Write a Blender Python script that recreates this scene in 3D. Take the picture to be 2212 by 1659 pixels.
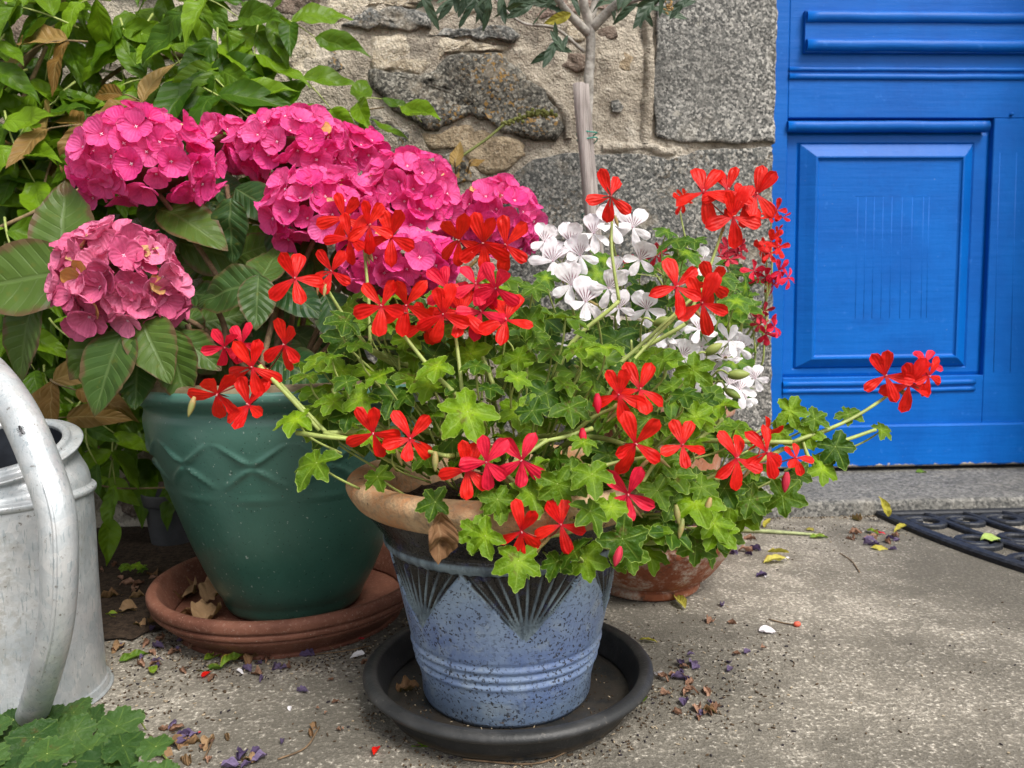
import bpy, math, random
from mathutils import Vector, Matrix, noise
R = math.radians
rnd = random.Random(11)
for o in list(bpy.data.objects): bpy.data.objects.remove(o)
scene = bpy.context.scene
COL = scene.collection

# ------------------------------------------------------------------ camera
CAM_H, PITCH, YAW, ROLL, FPX = 0.48, 5.0, -2.5, -0.6, 1660.0     # FPX: focal length in pixels of a 2212 px wide frame
CROT = Matrix.Rotation(R(YAW), 3, 'Z') @ Matrix.Rotation(R(90 - PITCH), 3, 'X') @ Matrix.Rotation(R(ROLL), 3, 'Z')
CPOS = Vector((0, 0, CAM_H))
cam = bpy.data.cameras.new('camera')
cam.sensor_width = 36.0; cam.lens = 36.0 * FPX / 2212.0
cam.clip_start = 0.02; cam.clip_end = 500
cam.dof.use_dof = True; cam.dof.focus_distance = 0.93; cam.dof.aperture_fstop = 9.0
camo = bpy.data.objects.new('camera', cam); COL.objects.link(camo)
camo.matrix_world = Matrix.Translation(CPOS) @ CROT.to_4x4()
scene.camera = camo
CR, CU, CB = CROT.col[0].copy(), CROT.col[1].copy(), CROT.col[2].copy()   # camera right, up, back

# ------------------------------------------------------------------ sky, sun, exposure (soft overcast daylight)
world = bpy.data.worlds.new('World'); scene.world = world; world.use_nodes = True
SUN_EL, SUN_AZ = 54.0, 146.0
wt = world.node_tree; wt.nodes.clear()
sky = wt.nodes.new('ShaderNodeTexSky'); sky.sky_type = 'NISHITA'; sky.sun_disc = False
sky.sun_elevation = R(SUN_EL); sky.sun_rotation = R(SUN_AZ); sky.air_density = 1.0; sky.dust_density = 4.0; sky.ozone_density = 1.0
hs = wt.nodes.new('ShaderNodeHueSaturation'); hs.inputs['Saturation'].default_value = 0.22
bg = wt.nodes.new('ShaderNodeBackground'); bg.inputs['Strength'].default_value = 0.10
wo = wt.nodes.new('ShaderNodeOutputWorld')
wt.links.new(sky.outputs[0], hs.inputs['Color']); wt.links.new(hs.outputs[0], bg.inputs['Color']); wt.links.new(bg.outputs[0], wo.inputs['Surface'])
sun = bpy.data.lights.new('sun', 'SUN'); sun.energy = 1.5; sun.angle = R(20); sun.color = (1.0, 0.95, 0.88)
suno = bpy.data.objects.new('sun', sun); COL.objects.link(suno)
_d = Vector((math.sin(R(SUN_AZ)) * math.cos(R(SUN_EL)), math.cos(R(SUN_AZ)) * math.cos(R(SUN_EL)), math.sin(R(SUN_EL))))
suno.rotation_euler = _d.to_track_quat('Z', 'Y').to_euler(); suno.location = _d * 6
vs = scene.view_settings
vs.view_transform = 'Standard'; vs.look = 'None'; vs.gamma = 1.0; vs.exposure = 1.15; vs.use_curve_mapping = False
scene.render.engine = 'CYCLES'
scene.cycles.use_denoising = True
scene.cycles.max_bounces = 8; scene.cycles.transparent_max_bounces = 4
scene.cycles.caustics_reflective = False; scene.cycles.caustics_refractive = False

# ------------------------------------------------------------------ pixel (2212 x 1659 frame) -> place
def ray(u, v): return CROT @ Vector(((u - 1106) / FPX, -(v - 829.5) / FPX, -1.0))
def P(u, v, y):
    d = ray(u, v); return CPOS + d * (y / d.y)
def G(u, v, z=0.0):
    d = ray(u, v); return CPOS + d * ((z - CAM_H) / d.z)
def px(n, y): return n * y / FPX

# ------------------------------------------------------------------ scene graph helpers
W = {}
def tag(o, label=None, cat=None, group=None, kind=None):
    if label: o['label'] = label
    if cat: o['category'] = cat
    if group: o['group'] = group
    if kind: o['kind'] = kind
    return o
def put(o, parent=None, m=None):
    m = m if m is not None else Matrix.Identity(4)
    COL.objects.link(o)
    if parent is not None:
        o.parent = parent; o.matrix_parent_inverse = W[parent.name].inverted()
    o.matrix_basis = m; W[o.name] = m.copy()
    return o
def thing(name, label, cat, loc, group=None):
    o = bpy.data.objects.new(name, None); o.empty_display_size = 0.03
    put(o, None, Matrix.Translation(Vector(loc)))
    return tag(o, label, cat, group)
def mesh(name, verts, faces, mats, uv=None, smooth=True, midx=None, attrs=None):
    me = bpy.data.meshes.new(name)
    me.from_pydata([tuple(v) for v in verts], [], faces)
    for m in (mats if isinstance(mats, (list, tuple)) else [mats]): me.materials.append(m)
    if smooth: me.polygons.foreach_set('use_smooth', [True] * len(me.polygons))
    if midx: me.polygons.foreach_set('material_index', midx)
    if uv:
        l = me.uv_layers.new(name='UVMap'); idx = [0] * len(me.loops)
        me.loops.foreach_get('vertex_index', idx)
        l.data.foreach_set('uv', [c for i in idx for c in uv[i]])
    if attrs:
        for k, vals in attrs.items():
            a = me.attributes.new(k, 'FLOAT', 'POINT'); a.data.foreach_set('value', vals)
    me.update()
    return me
def obj(name, me, parent=None, m=None): return put(bpy.data.objects.new(name, me), parent, m)
def frame(pos, z, y, s=1.0):
    z = z.normalized(); x = y.cross(z)
    if x.length < 1e-6: x = CR.copy()
    x.normalize(); y = z.cross(x)
    m = Matrix((x, y, z)).transposed().to_4x4()
    s3 = s if isinstance(s, (tuple, list)) else (s, s, s)
    return Matrix.Translation(pos) @ m @ Matrix.Diagonal((*s3, 1))
def nz(p, sc=1.0, seed=0.0): return noise.noise(Vector((p[0] * sc + seed, p[1] * sc - seed * .7, p[2] * sc + seed * 1.3)))

class B:   # collects geometry for one mesh
    def __init__(s): s.v = []; s.f = []; s.mi = []; s.uv = []
    def add(s, v, f, mi=0, uv=None):
        k = len(s.v); s.v += [Vector(q) for q in v]; s.f += [tuple(i + k for i in q) for q in f]; s.mi += [mi] * len(f)
        s.uv += uv if uv else [(0.5, 0.5)] * len(v)
    def box(s, a, b, mi=0):
        (x0, y0, z0), (x1, y1, z1) = a, b
        s.add([(x0, y0, z0), (x1, y0, z0), (x1, y1, z0), (x0, y1, z0), (x0, y0, z1), (x1, y0, z1), (x1, y1, z1), (x0, y1, z1)],
              [(0, 3, 2, 1), (4, 5, 6, 7), (0, 1, 5, 4), (1, 2, 6, 5), (2, 3, 7, 6), (3, 0, 4, 7)], mi)
    def tube(s, pts, rad, seg=7, mi=0, cap=True):
        pts = [Vector(p) for p in pts]; n = len(pts)
        if not isinstance(rad, (list, tuple)): rad = [rad] * n
        ref = None; V = []; uv = []
        for i, p in enumerate(pts):
            t = (pts[min(i + 1, n - 1)] - pts[max(i - 1, 0)]).normalized()
            if ref is None: ref = Vector((0, 0, 1)) if abs(t.z) < .9 else Vector((1, 0, 0))
            a = t.cross(ref)
            if a.length < 1e-5: a = t.cross(Vector((0, 1, .3)))
            a.normalize(); b = a.cross(t); ref = b
            for k in range(seg):
                w = 2 * math.pi * k / seg; V.append(p + (a * math.cos(w) + b * math.sin(w)) * rad[i]); uv.append((k / seg, i / max(1, n - 1)))
        F = [(i * seg + k, i * seg + (k + 1) % seg, (i + 1) * seg + (k + 1) % seg, (i + 1) * seg + k) for i in range(n - 1) for k in range(seg)]
        if cap: F += [tuple(range(seg))[::-1], tuple((n - 1) * seg + k for k in range(seg))]
        s.add(V, F, mi, uv)
    def mesh(s, name, mats, smooth=True): return mesh(name, s.v, s.f, mats, s.uv, smooth, s.mi)
def curve(pts, n=10):    # Catmull-Rom
    pts = [Vector(p) for p in pts]; q = [2 * pts[0] - pts[1]] + pts + [2 * pts[-1] - pts[-2]]; out = []
    for i in range(1, len(q) - 2):
        for k in range(n):
            t = k / n; a, b, c, d = q[i - 1:i + 3]
            out.append(.5 * ((2 * b) + (c - a) * t + (2 * a - 5 * b + 4 * c - d) * t * t + (3 * b - a - 3 * c + d) * t ** 3))
    return out + [pts[-1]]
def lathe(prof, seg, cx, cy, disp=None, attr=None):
    V = []; A = []
    for i, (r, z) in enumerate(prof):
        for k in range(seg):
            th = 2 * math.pi * k / seg
            dr = disp(th, i, r, z) if disp else 0
            V.append((cx + (r + dr) * math.cos(th), cy + (r + dr) * math.sin(th), z))
            if attr: A.append(attr(th, i, r, z))
    F = [(i * seg + k, i * seg + (k + 1) % seg, (i + 1) * seg + (k + 1) % seg, (i + 1) * seg + k) for i in range(len(prof) - 1) for k in range(seg)]
    return V, F, A
def resample(prof, step):
    out = []
    for (a, b) in zip(prof[:-1], prof[1:]):
        n = max(1, int(math.hypot(b[0] - a[0], b[1] - a[1]) / step))
        for k in range(n): t = k / n; out.append((a[0] + (b[0] - a[0]) * t, a[1] + (b[1] - a[1]) * t))
    return out + [prof[-1]]
def sprof(prof, n=6):   # smooth profile
    return [(p.x, p.y) for p in curve([(a, b, 0) for a, b in prof], n)]

# ------------------------------------------------------------------ materials
class M:
    def __init__(s, name):
        s.m = bpy.data.materials.new(name); s.m.use_nodes = True; s.t = s.m.node_tree; s.t.nodes.clear()
        s.out = s.t.nodes.new('ShaderNodeOutputMaterial')
    def set(s, sock, v):
        if isinstance(v, bpy.types.NodeSocket): s.t.links.new(v, sock)
        elif isinstance(v, bpy.types.Node): s.t.links.new(v.outputs[0], sock)
        elif isinstance(v, (tuple, list)) and sock.type == 'RGBA' and len(v) == 3: sock.default_value = (*v, 1)
        else: sock.default_value = v
    def n(s, typ, inp=None, **props):
        nd = s.t.nodes.new('ShaderNode' + typ)
        for k, v in props.items(): setattr(nd, k, v)
        for k, v in (inp or {}).items(): s.set(nd.inputs[k], v)
        return nd
    def ma(s, op, a, b=None, c=None, clamp=False):
        d = {0: a}
        if b is not None: d[1] = b
        if c is not None: d[2] = c
        return s.n('Math', d, operation=op, use_clamp=clamp).outputs[0]
    def mix(s, f, a, b, mode='MIX'):
        nd = s.t.nodes.new('ShaderNodeMix'); nd.data_type = 'RGBA'; nd.blend_type = mode
        s.set(nd.inputs[0], f); s.set(nd.inputs[6], a); s.set(nd.inputs[7], b)
        return nd.outputs[2]
    def step(s, x, lo, hi, a=0.0, b=1.0):
        return s.n('MapRange', {0: x, 1: lo, 2: hi, 3: a, 4: b}, clamp=True, interpolation_type='SMOOTHSTEP').outputs[0]
    def noise(s, scale, detail=2, rough=.5, co=None, out=0):
        d = {'Scale': scale, 'Detail': detail, 'Roughness': rough}
        if co is not None: d['Vector'] = co
        return s.n('TexNoise', d).outputs[out]
    def vor(s, scale, co=None, out='Distance', feature='F1'):
        d = {'Scale': scale}
        if co is not None: d['Vector'] = co
        return s.n('TexVoronoi', d, feature=feature).outputs[out]
    def co(s): return s.n('TexCoord').outputs['Object']
    def attr(s, name): return s.n('Attribute', attribute_name=name).outputs['Fac']
    def rand(s): return s.n('ObjectInfo').outputs['Random']
    def bump(s, h, dist, strength=1.0): return s.n('Bump', {'Height': h, 'Distance': dist, 'Strength': strength}).outputs[0]
    def pbr(s, col, rough=.6, bump=None, spec=.5, metal=0.0, **kw):
        d = {'Base Color': col, 'Roughness': rough, 'Specular IOR Level': spec, 'Metallic': metal}
        if bump is not None: d['Normal'] = bump
        d.update(kw)
        return s.n('BsdfPrincipled', d)
    def done(s, sh): s.t.links.new(sh.outputs[0], s.out.inputs['Surface']); return s.m
    def leafy(s, col, tcol, rough=.45, tr=.25, bump=None, spec=.22):
        p = s.pbr(col, rough, bump, spec)
        d = {'Color': tcol}
        t = s.n('BsdfTranslucent', d)
        return s.done(s.n('MixShader', {0: tr, 1: p.outputs[0], 2: t.outputs[0]}))

def granite(name, dark, mid, light, cell=150, warm=.0, lich=0.0):
    m = M(name); c = m.co()
    a = m.noise(cell, 2, .6, c); b = m.noise(cell * .55, 2, .5, m.n('VectorMath', {0: c, 1: (3.1, 7.7, 1.3)}, operation='ADD').outputs[0])
    v = m.vor(cell * .9, c, 'Color')
    vv = m.n('SeparateColor', {0: v}).outputs[0]
    k = m.ma('ADD', m.ma('MULTIPLY', a, .6), m.ma('MULTIPLY', vv, .35))
    col = m.mix(m.step(k, .30, .50), dark, mid); col = m.mix(m.step(k, .50, .68), col, light)
    big = m.noise(5, 3, .6, c)
    col = m.mix(m.step(big, .35, .75, 0, .45), col, tuple(x * .55 for x in mid))
    col = m.mix(m.step(m.noise(11, 4, .65, c), .55, .72, 0, .5 if warm else .22), col, (.36, .30, .22) if warm else (.42, .38, .31))
    if lich: col = m.mix(m.ma('MULTIPLY', m.step(b, .56, .64), m.step(m.noise(7, 2, .5, c), .45, .6, 0, lich)), col, (.30, .17, .045))
    sk = m.noise(1.0, 4, .65, m.n('Mapping', {'Vector': c, 'Scale': (16, 16, 3.5)}).outputs[0])
    col = m.mix(m.step(sk, .52, .74, 0, .55), col, tuple(x * .35 for x in mid)); col = m.mix(m.step(m.noise(34, 4, .7, c), .62, .74, 0, .5), col, (.48, .45, .38))
    h = m.ma('ADD', m.ma('MULTIPLY', k, .5), m.ma('MULTIPLY', m.noise(28, 4, .6, c), .9))
    return m.done(m.pbr(col, .85, m.bump(h, .008, .9), .25))
def mortar_mat():
    m = M('lime_mortar'); c = m.co()
    a = m.noise(9, 6, .65, c); b = m.noise(60, 4, .7, c); s = m.noise(220, 2, .6, c)
    col = m.mix(m.step(a, .3, .7), (.30, .255, .20), (.60, .53, .43))
    col = m.mix(m.step(m.noise(4, 4, .6, c), .52, .66, 0, .75), col, (.70, .64, .54))
    col = m.mix(m.step(b, .58, .72, 0, .6), col, (.13, .115, .095))
    col = m.mix(m.step(s, .60, .70, 0, .5), col, (.66, .60, .50))
    col = m.mix(m.step(m.noise(3.2, 5, .65, m.n('VectorMath', {0: c, 1: (4, 1, 8)}, operation='ADD').outputs[0]), .50, .68, 0, .6), col, (.22, .19, .155))
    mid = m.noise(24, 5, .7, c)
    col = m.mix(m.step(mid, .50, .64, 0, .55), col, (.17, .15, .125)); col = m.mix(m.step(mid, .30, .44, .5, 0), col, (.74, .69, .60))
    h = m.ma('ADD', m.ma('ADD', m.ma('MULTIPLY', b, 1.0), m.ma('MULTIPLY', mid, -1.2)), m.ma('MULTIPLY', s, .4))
    return m.done(m.pbr(col, .95, m.bump(h, .016, 1.0), .15))
def tanstone(name, c0, c1, c2):
    m = M(name); c = m.co()
    a = m.noise(14, 6, .68, c); s = m.noise(150, 2, .7, c)
    col = m.mix(m.step(a, .32, .62), c0, c1); col = m.mix(m.step(s, .52, .66, 0, .6), col, c2); col = m.mix(m.step(m.noise(90, 3, .7, c), .60, .70, 0, .7), col, (.07, .065, .06))
    mid = m.noise(34, 5, .72, c); col = m.mix(m.step(mid, .52, .66, 0, .6), col, tuple(x * .4 for x in c0))
    return m.done(m.pbr(col, .92, m.bump(m.ma('ADD', m.ma('SUBTRACT', a, mid), m.ma('MULTIPLY', s, .35)), .016, .95), .18))
def concrete():
    m = M('weathered_concrete'); c = m.co()
    big = m.noise(2.6, 5, .62, c); med = m.noise(22, 4, .6, c); f1 = m.noise(150, 3, .65, c); f2 = m.noise(420, 2, .6, c)
    vr = m.n('SeparateColor', {0: m.vor(330, c, 'Color')}).outputs[0]
    wear = m.ma('ADD', m.ma('MULTIPLY', big, .55), m.ma('ADD', m.ma('MULTIPLY', f1, .75), m.ma('MULTIPLY', med, .35)))
    base = m.mix(m.step(big, .35, .68), (.112, .102, .083), (.21, .190, .155))
    col = m.mix(m.step(wear, .80, 1.08, 0, .9), base, (.43, .39, .325))
    col = m.mix(m.ma('MULTIPLY', m.step(vr, .68, .92), m.step(wear, .80, 1.03, .08, .95)), col, (.66, .61, .52))
    col = m.mix(m.step(f2, .58, .70, 0, .55), col, (.06, .055, .048))
    col = m.mix(m.step(m.noise(5, 5, .7, m.n('VectorMath', {0: c, 1: (9, 2, 0)}, operation='ADD').outputs[0]), .56, .70, 0, .55), col, (.07, .062, .05))
    h = m.ma('ADD', m.ma('MULTIPLY', f1, .8), m.ma('ADD', m.ma('MULTIPLY', f2, .4), m.ma('MULTIPLY', med, .7)))
    return m.done(m.pbr(col, .9, m.bump(h, .005, .9), .22))
def paint():
    m = M('blue_gloss_paint'); c = m.co()
    st = m.n('Mapping', {'Vector': c, 'Scale': (4, 4, 60)}).outputs[0]; sv = m.n('Mapping', {'Vector': c, 'Scale': (45, 45, 5)}).outputs[0]
    a = m.noise(1.0, 4, .6, st); b = m.noise(1.0, 3, .5, sv); g = m.noise(6, 4, .6, c)
    fl = m.noise(38, 4, .65, c)
    col = m.mix(m.step(g, .3, .7), (.0003, .092, .40), (.0005, .118, .48))
    col = m.mix(m.step(fl, .62, .74, 0, .5), col, (.03, .17, .58)); col = m.mix(m.step(m.noise(3, 5, .7, c), .52, .72, 0, .45), col, (.002, .055, .28)); col = m.mix(m.step(m.noise(120, 3, .7, c), .71, .76, 0, .6), col, (.30, .42, .62))
    z = m.n('SeparateXYZ', {0: c}).outputs[2]
    e = m.ma('ADD', z, m.ma('MULTIPLY', m.ma('SUBTRACT', m.noise(22, 5, .7, c), .5), .05))
    col = m.mix(m.step(e, .049, .053, 1, 0), col, (.50, .42, .32))
    h = m.ma('ADD', m.ma('MULTIPLY', a, .8), m.ma('ADD', m.ma('MULTIPLY', b, .35), m.ma('MULTIPLY', fl, .4)))
    return m.done(m.pbr(col, .45, m.bump(h, .0034, .42), .20))
def leafmat(name, c0, c1, vein, nv=7, vs_=.5, rough=.42, tr=.25, edge=None, spot=None, edge_amt=.5, slope=.42, relief=.12):
    m = M(name); uv = m.n('UVMap').outputs[0]; x = m.n('SeparateXYZ', {0: uv})
    s = m.ma('ABSOLUTE', m.ma('MULTIPLY_ADD', x.outputs[0], 2, -1)); t = x.outputs[1]
    rib = m.step(s, .02, .09, 1, 0)
    ph = m.ma('FRACT', m.ma('MULTIPLY', m.ma('SUBTRACT', t, m.ma('MULTIPLY', s, slope / 2)), nv))
    tri = m.ma('ABSOLUTE', m.ma('SUBTRACT', ph, .5))
    lat = m.ma('MULTIPLY', m.step(tri, .0, .10, 1, 0), m.step(s, .3, 1.0, 1, .25))
    vm = m.ma('MAXIMUM', rib, m.ma('MULTIPLY', lat, .75))
    rn = m.rand(); c = m.co()
    off = m.n('VectorMath', {0: c, 1: m.n('CombineXYZ', {0: m.ma('MULTIPLY', rn, 37), 1: m.ma('MULTIPLY', rn, 91)}).outputs[0]}, operation='ADD').outputs[0]
    n1 = m.noise(4, 4, .6, off)
    k = m.ma('ADD', m.ma('MULTIPLY', rn, .75), m.ma('MULTIPLY', n1, .35))
    col = m.mix(m.step(k, .1, 1.0), c0, c1)
    col = m.mix(m.ma('MULTIPLY', vm, vs_), col, vein)
    if edge: col = m.mix(m.ma('MULTIPLY', m.step(m.ma('ADD', m.ma('MAXIMUM', s, m.ma('MULTIPLY', t, .93)), m.ma('MULTIPLY_ADD', n1, .7, -.35)), .80, .98), m.step(rn, .2, .6, edge_amt * .3, edge_amt)), col, edge)
    if spot: col = m.mix(m.step(m.noise(9, 4, .6, off), .60, .70, 0, .55), col, spot)
    h = m.ma('SUBTRACT', m.ma('MULTIPLY', m.ma('MULTIPLY', m.ma('MULTIPLY', tri, 2), m.step(s, 0, .5)), 1.0), vm)
    bp = m.bump(h, relief * .04, .30)
    tc = m.mix(.5, col, (.20, .34, .02))
    return m.leafy(col, tc, rough, tr, bp)
def geraniummat(name, c0, c1, yel=1.0, marg=.7, vn=1.0):
    m = M(name); uv = m.n('UVMap').outputs[0]; x = m.n('SeparateXYZ', {0: uv}); r = x.outputs[0]; d = x.outputs[1]
    rn = m.rand(); c = m.co()
    off = m.n('VectorMath', {0: c, 1: m.n('CombineXYZ', {0: m.ma('MULTIPLY', rn, 53), 1: m.ma('MULTIPLY', rn, 17)}).outputs[0]}, operation='ADD').outputs[0]
    n1 = m.noise(2.2, 4, .6, off)
    col = m.mix(m.step(m.ma('ADD', m.ma('MULTIPLY', rn, .8), m.ma('MULTIPLY', n1, .4)), .15, 1.05), c0, c1)
    col = m.mix(m.ma('MULTIPLY', m.step(m.ma('ADD', r, m.ma('MULTIPLY_ADD', n1, .6, -.3)), .05, .62, 1, 0), m.step(rn, .35, .9, .10 * yel, .8 * yel)), col, (.26, .40, .012))
    zone = m.ma('MULTIPLY', m.step(r, .18, .34), m.step(r, .40, .62, 1, 0))
    col = m.mix(m.ma('MULTIPLY', m.ma('MULTIPLY', zone, m.step(n1, .48, .62)), m.step(m.ma('FRACT', m.ma('MULTIPLY', rn, 7.3)), .6, .8, 0, .65)), col, (.10, .055, .02))
    vein = m.ma('MULTIPLY', m.step(d, .03, .13, 1, 0), m.step(r, .5, 1.0, .55 * vn, .1 * vn))
    col = m.mix(vein, col, (.26, .38, .06))
    col = m.mix(m.step(r, .962, .99, 0, marg), col, (.34, .45, .09))
    h = m.ma('SUBTRACT', m.noise(7, 3, .5, off), m.ma('MULTIPLY', vein, .8))
    return m.leafy(col, m.mix(.5, col, (.26, .40, .02)), .48, .26, m.bump(h, .010, .3), .20)
def petalmat(name, c0, c1, streak, samt=.5, tr=.3, rough=.5, nst=5.0, base=None, sharp=(.62, .9), reach=(.25, .95), tcol=None, ridge=.4, edge=None):
    m = M(name); uv = m.n('UVMap').outputs[0]; x = m.n('SeparateXYZ', {0: uv})
    s = m.ma('MULTIPLY_ADD', x.outputs[0], 2, -1); t = x.outputs[1]
    rn = m.rand(); c = m.co(); n1 = m.noise(3, 3, .5, c)
    col = m.mix(m.ma('ADD', m.ma('MULTIPLY', rn, .8), m.ma('MULTIPLY_ADD', n1, .5, -.2), clamp=True), c0, c1)
    w = m.ma('SINE', m.ma('MULTIPLY_ADD', s, nst * 3.1416, 1.57))
    st = m.ma('MULTIPLY', m.step(w, sharp[0], sharp[1]), m.step(t, reach[0], reach[1], 1, 0))
    col = m.mix(m.ma('MULTIPLY', st, samt), col, streak)
    if base: col = m.mix(m.step(t, .02, .34, .85, 0), col, base)
    col = m.mix(m.ma('MULTIPLY', m.step(m.noise(2.2, 4, .65, m.n('VectorMath', {0: c, 1: m.n('CombineXYZ', {0: m.ma('MULTIPLY', rn, 61)}).outputs[0]}, operation='ADD').outputs[0]), .42, .70), .35), col, m.mix(.5, c0, (0, 0, 0)))
    if edge: col = m.mix(m.ma('MULTIPLY', m.step(t, .84, 1.0), m.step(m.noise(4, 3, .6, c), .52, .66, 0, .8)), col, edge)
    bp = m.bump(m.ma('ADD', m.ma('MULTIPLY', w, ridge), m.noise(5, 3, .5, c)), .004, .22)
    return m.leafy(col, tcol or col, rough, tr, bp, .2)
def plain(name, col, rough=.6, spec=.4, metal=0.0, var=.25, nscale=60, bump=.002, col2=None):
    m = M(name); c = m.co(); a = m.noise(nscale, 4, .65, c)
    cc = m.mix(m.step(a, .3, .72), tuple(x * (1 - var) for x in col), col2 or tuple(min(1, x * (1 + var)) for x in col))
    return m.done(m.pbr(cc, rough, m.bump(a, bump, .8) if bump else None, spec, metal))

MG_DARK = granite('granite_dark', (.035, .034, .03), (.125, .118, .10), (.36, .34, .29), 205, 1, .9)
MG_MID = granite('granite_grey', (.045, .047, .045), (.15, .15, .14), (.42, .40, .36), 205, 1, .15)
MG_BLOCK = granite('granite_dressed', (.05, .052, .05), (.20, .195, .18), (.50, .48, .44), 215, 0, 0)
MG_STEP = granite('granite_step', (.075, .075, .072), (.17, .165, .15), (.28, .27, .245), 170, 0, 0)
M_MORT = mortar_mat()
M_CREAM = tanstone('cream_stone', (.33, .27, .19), (.56, .49, .38), (.66, .61, .52))
M_TAN = tanstone('tan_stone', (.27, .205, .13), (.43, .34, .23), (.55, .46, .34))
M_PINK = tanstone('pinkish_stone', (.21, .15, .12), (.36, .27, .225), (.45, .37, .32))
M_BROWN = tanstone('brown_stone', (.09, .07, .055), (.22, .165, .13), (.34, .28, .23))
M_CONC = concrete(); M_PAINT = paint()
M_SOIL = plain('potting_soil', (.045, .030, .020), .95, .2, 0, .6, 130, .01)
STEMG = plain('green_stem', (.30, .36, .10), .5, .35, 0, .25, 40, 0)
STEMB = plain('brown_stem', (.16, .105, .06), .75, .3, 0, .35, 80, .002)
STEMW = plain('woody_vine', (.20, .145, .075), .8, .25, 0, .35, 60, .003)
STEMR = plain('reddish_stalk', (.25, .05, .035), .55, .3, 0, .3, 60, 0)
M_GER = geraniummat('geranium_leaf', (.022, .068, .003), (.135, .245, .006))
M_GERW = geraniummat('white_geranium_leaf', (.016, .055, .007), (.066, .155, .012))
M_WEED = geraniummat('weed_leaf', (.022, .060, .014), (.060, .125, .030), .1, .15, .45)
M_HYD = leafmat('hydrangea_leaf', (.018, .058, .016), (.075, .130, .022), (.15, .22, .075), 8, .42, .42, .22, (.12, .055, .035), (.11, .13, .02), .8)
M_VINE = leafmat('vine_leaf', (.028, .082, .003), (.155, .275, .008), (.19, .30, .03), 7, .22, .42, .34, None, None, .5, .42, .08)
M_BRONZE = leafmat('bronze_vine_leaf', (.17, .085, .018), (.36, .235, .080), (.44, .35, .15), 8, .35, .5, .3)
M_OLIVE = leafmat('olive_leaf', (.026, .052, .030), (.065, .10, .062), (.13, .17, .11), 4, .3, .45, .1)
RED0, RED1 = (.64, .005, .006), (.80, .022, .010)
M_RED = petalmat('red_petal', RED0, RED1, (.20, .002, .006), .62, .34, .45, 4.0, (.45, .005, .025), (.72, .97), (.2, .85), tcol=(.95, .05, .02))
M_ROSE = petalmat('rose_red_petal', (.72, .010, .045), (.86, .03, .07), (.34, .003, .02), .5, .32, .5, 4.0, (.5, .01, .04))
M_FADE = petalmat('faded_red_petal', (.36, .008, .02), (.68, .05, .09), (.2, .003, .01), .5, .25, .6, 4.0)
M_WHITE = petalmat('white_petal', (.84, .80, .84), (.90, .89, .90), (.78, .72, .78), .15, .3, .5, 4.0, ridge=.05)
M_WHITEV = petalmat('veined_white_petal', (.84, .80, .84), (.90, .89, .90), (.20, .008, .06), .95, .3, .5, 4.0, None, (.35, .8), (.32, .60), ridge=.05)
M_PINKP = petalmat('hydrangea_petal', (.84, .040, .28), (.93, .18, .47), (.60, .018, .19), .22, .42, .5, 6.0, (.66, .014, .13), edge=(.80, .30, .42))
M_DUSK = petalmat('fading_hydrangea_petal', (.62, .085, .22), (.86, .28, .45), (.42, .04, .11), .25, .28, .55, 5.0)
M_CREAMP = petalmat('withered_petal', (.62, .47, .25), (.55, .22, .04), (.30, .12, .03), .4, .2, .7, 4.0)
M_DOT = plain('floret_centre', (.80, .55, .66), .5, .3, 0, .1, 40, 0)
M_SEPAL = plain('sepal', (.085, .040, .025), .6, .3, 0, .3, 60, 0)
M_BUD = plain('flower_bud', (.24, .28, .08), .55, .3, 0, .3, 60, 0, (.36, .22, .09))
M_DRY = leafmat('dry_leaf', (.15, .075, .035), (.30, .19, .10), (.33, .22, .12), 7, .3, .8, .12)
M_YEL = leafmat('yellow_leaf', (.42, .37, .045), (.58, .52, .11), (.62, .56, .2), 6, .3, .55, .3, (.26, .12, .03), None, .8)
M_FGREEN = leafmat('fallen_green_leaf', (.07, .15, .015), (.22, .34, .03), (.3, .4, .1), 6, .35, .5, .25, (.35, .25, .04), None, .8)
M_PURP = petalmat('purple_petal', (.055, .035, .09), (.22, .17, .29), (.05, .02, .06), .4, .2, .7, 3.0)
M_TANP = petalmat('dried_petal', (.20, .105, .065), (.42, .25, .17), (.12, .05, .03), .4, .2, .8, 3.0)

# ------------------------------------------------------------------ ground, wall, step, door
def sheet(name, x0, x1, y0, y1, z, mat_):
    me = mesh(name, [(x0, y0, z), (x1, y0, z), (x1, y1, z), (x0, y1, z)], [(0, 1, 2, 3)], mat_)
    return obj(name, me)
tag(sheet('ground', -60, 60, -60, 60, 0.0, M_CONC), kind='structure', label='weathered concrete paving speckled with pale worn aggregate')

def soil_shade_patch():  # dark soil that also puts the shade behind the can into the ground colour
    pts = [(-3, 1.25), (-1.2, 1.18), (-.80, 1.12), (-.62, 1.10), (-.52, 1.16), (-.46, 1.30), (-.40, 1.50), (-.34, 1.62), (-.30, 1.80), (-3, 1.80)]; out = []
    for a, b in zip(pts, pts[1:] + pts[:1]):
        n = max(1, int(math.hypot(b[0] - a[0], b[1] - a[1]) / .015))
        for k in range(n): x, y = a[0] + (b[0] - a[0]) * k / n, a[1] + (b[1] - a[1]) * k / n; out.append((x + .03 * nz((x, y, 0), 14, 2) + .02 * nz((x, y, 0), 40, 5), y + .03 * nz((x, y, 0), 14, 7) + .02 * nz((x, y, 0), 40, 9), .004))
    tag(obj('soil_shade_patch', mesh('soil_shade_patch', out, [tuple(range(len(out)))], M_SOIL)), kind='structure')
soil_shade_patch()
WY, DY = 1.79, 2.10                    # wall face, door face
XJ = P(1664, 600, WY).x                # wall ends here at the door opening
wall = thing('stone_wall', 'old rubble stone wall with pale lime mortar beside the blue door', 'wall', (XJ - 1.5, WY, 0))
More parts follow.
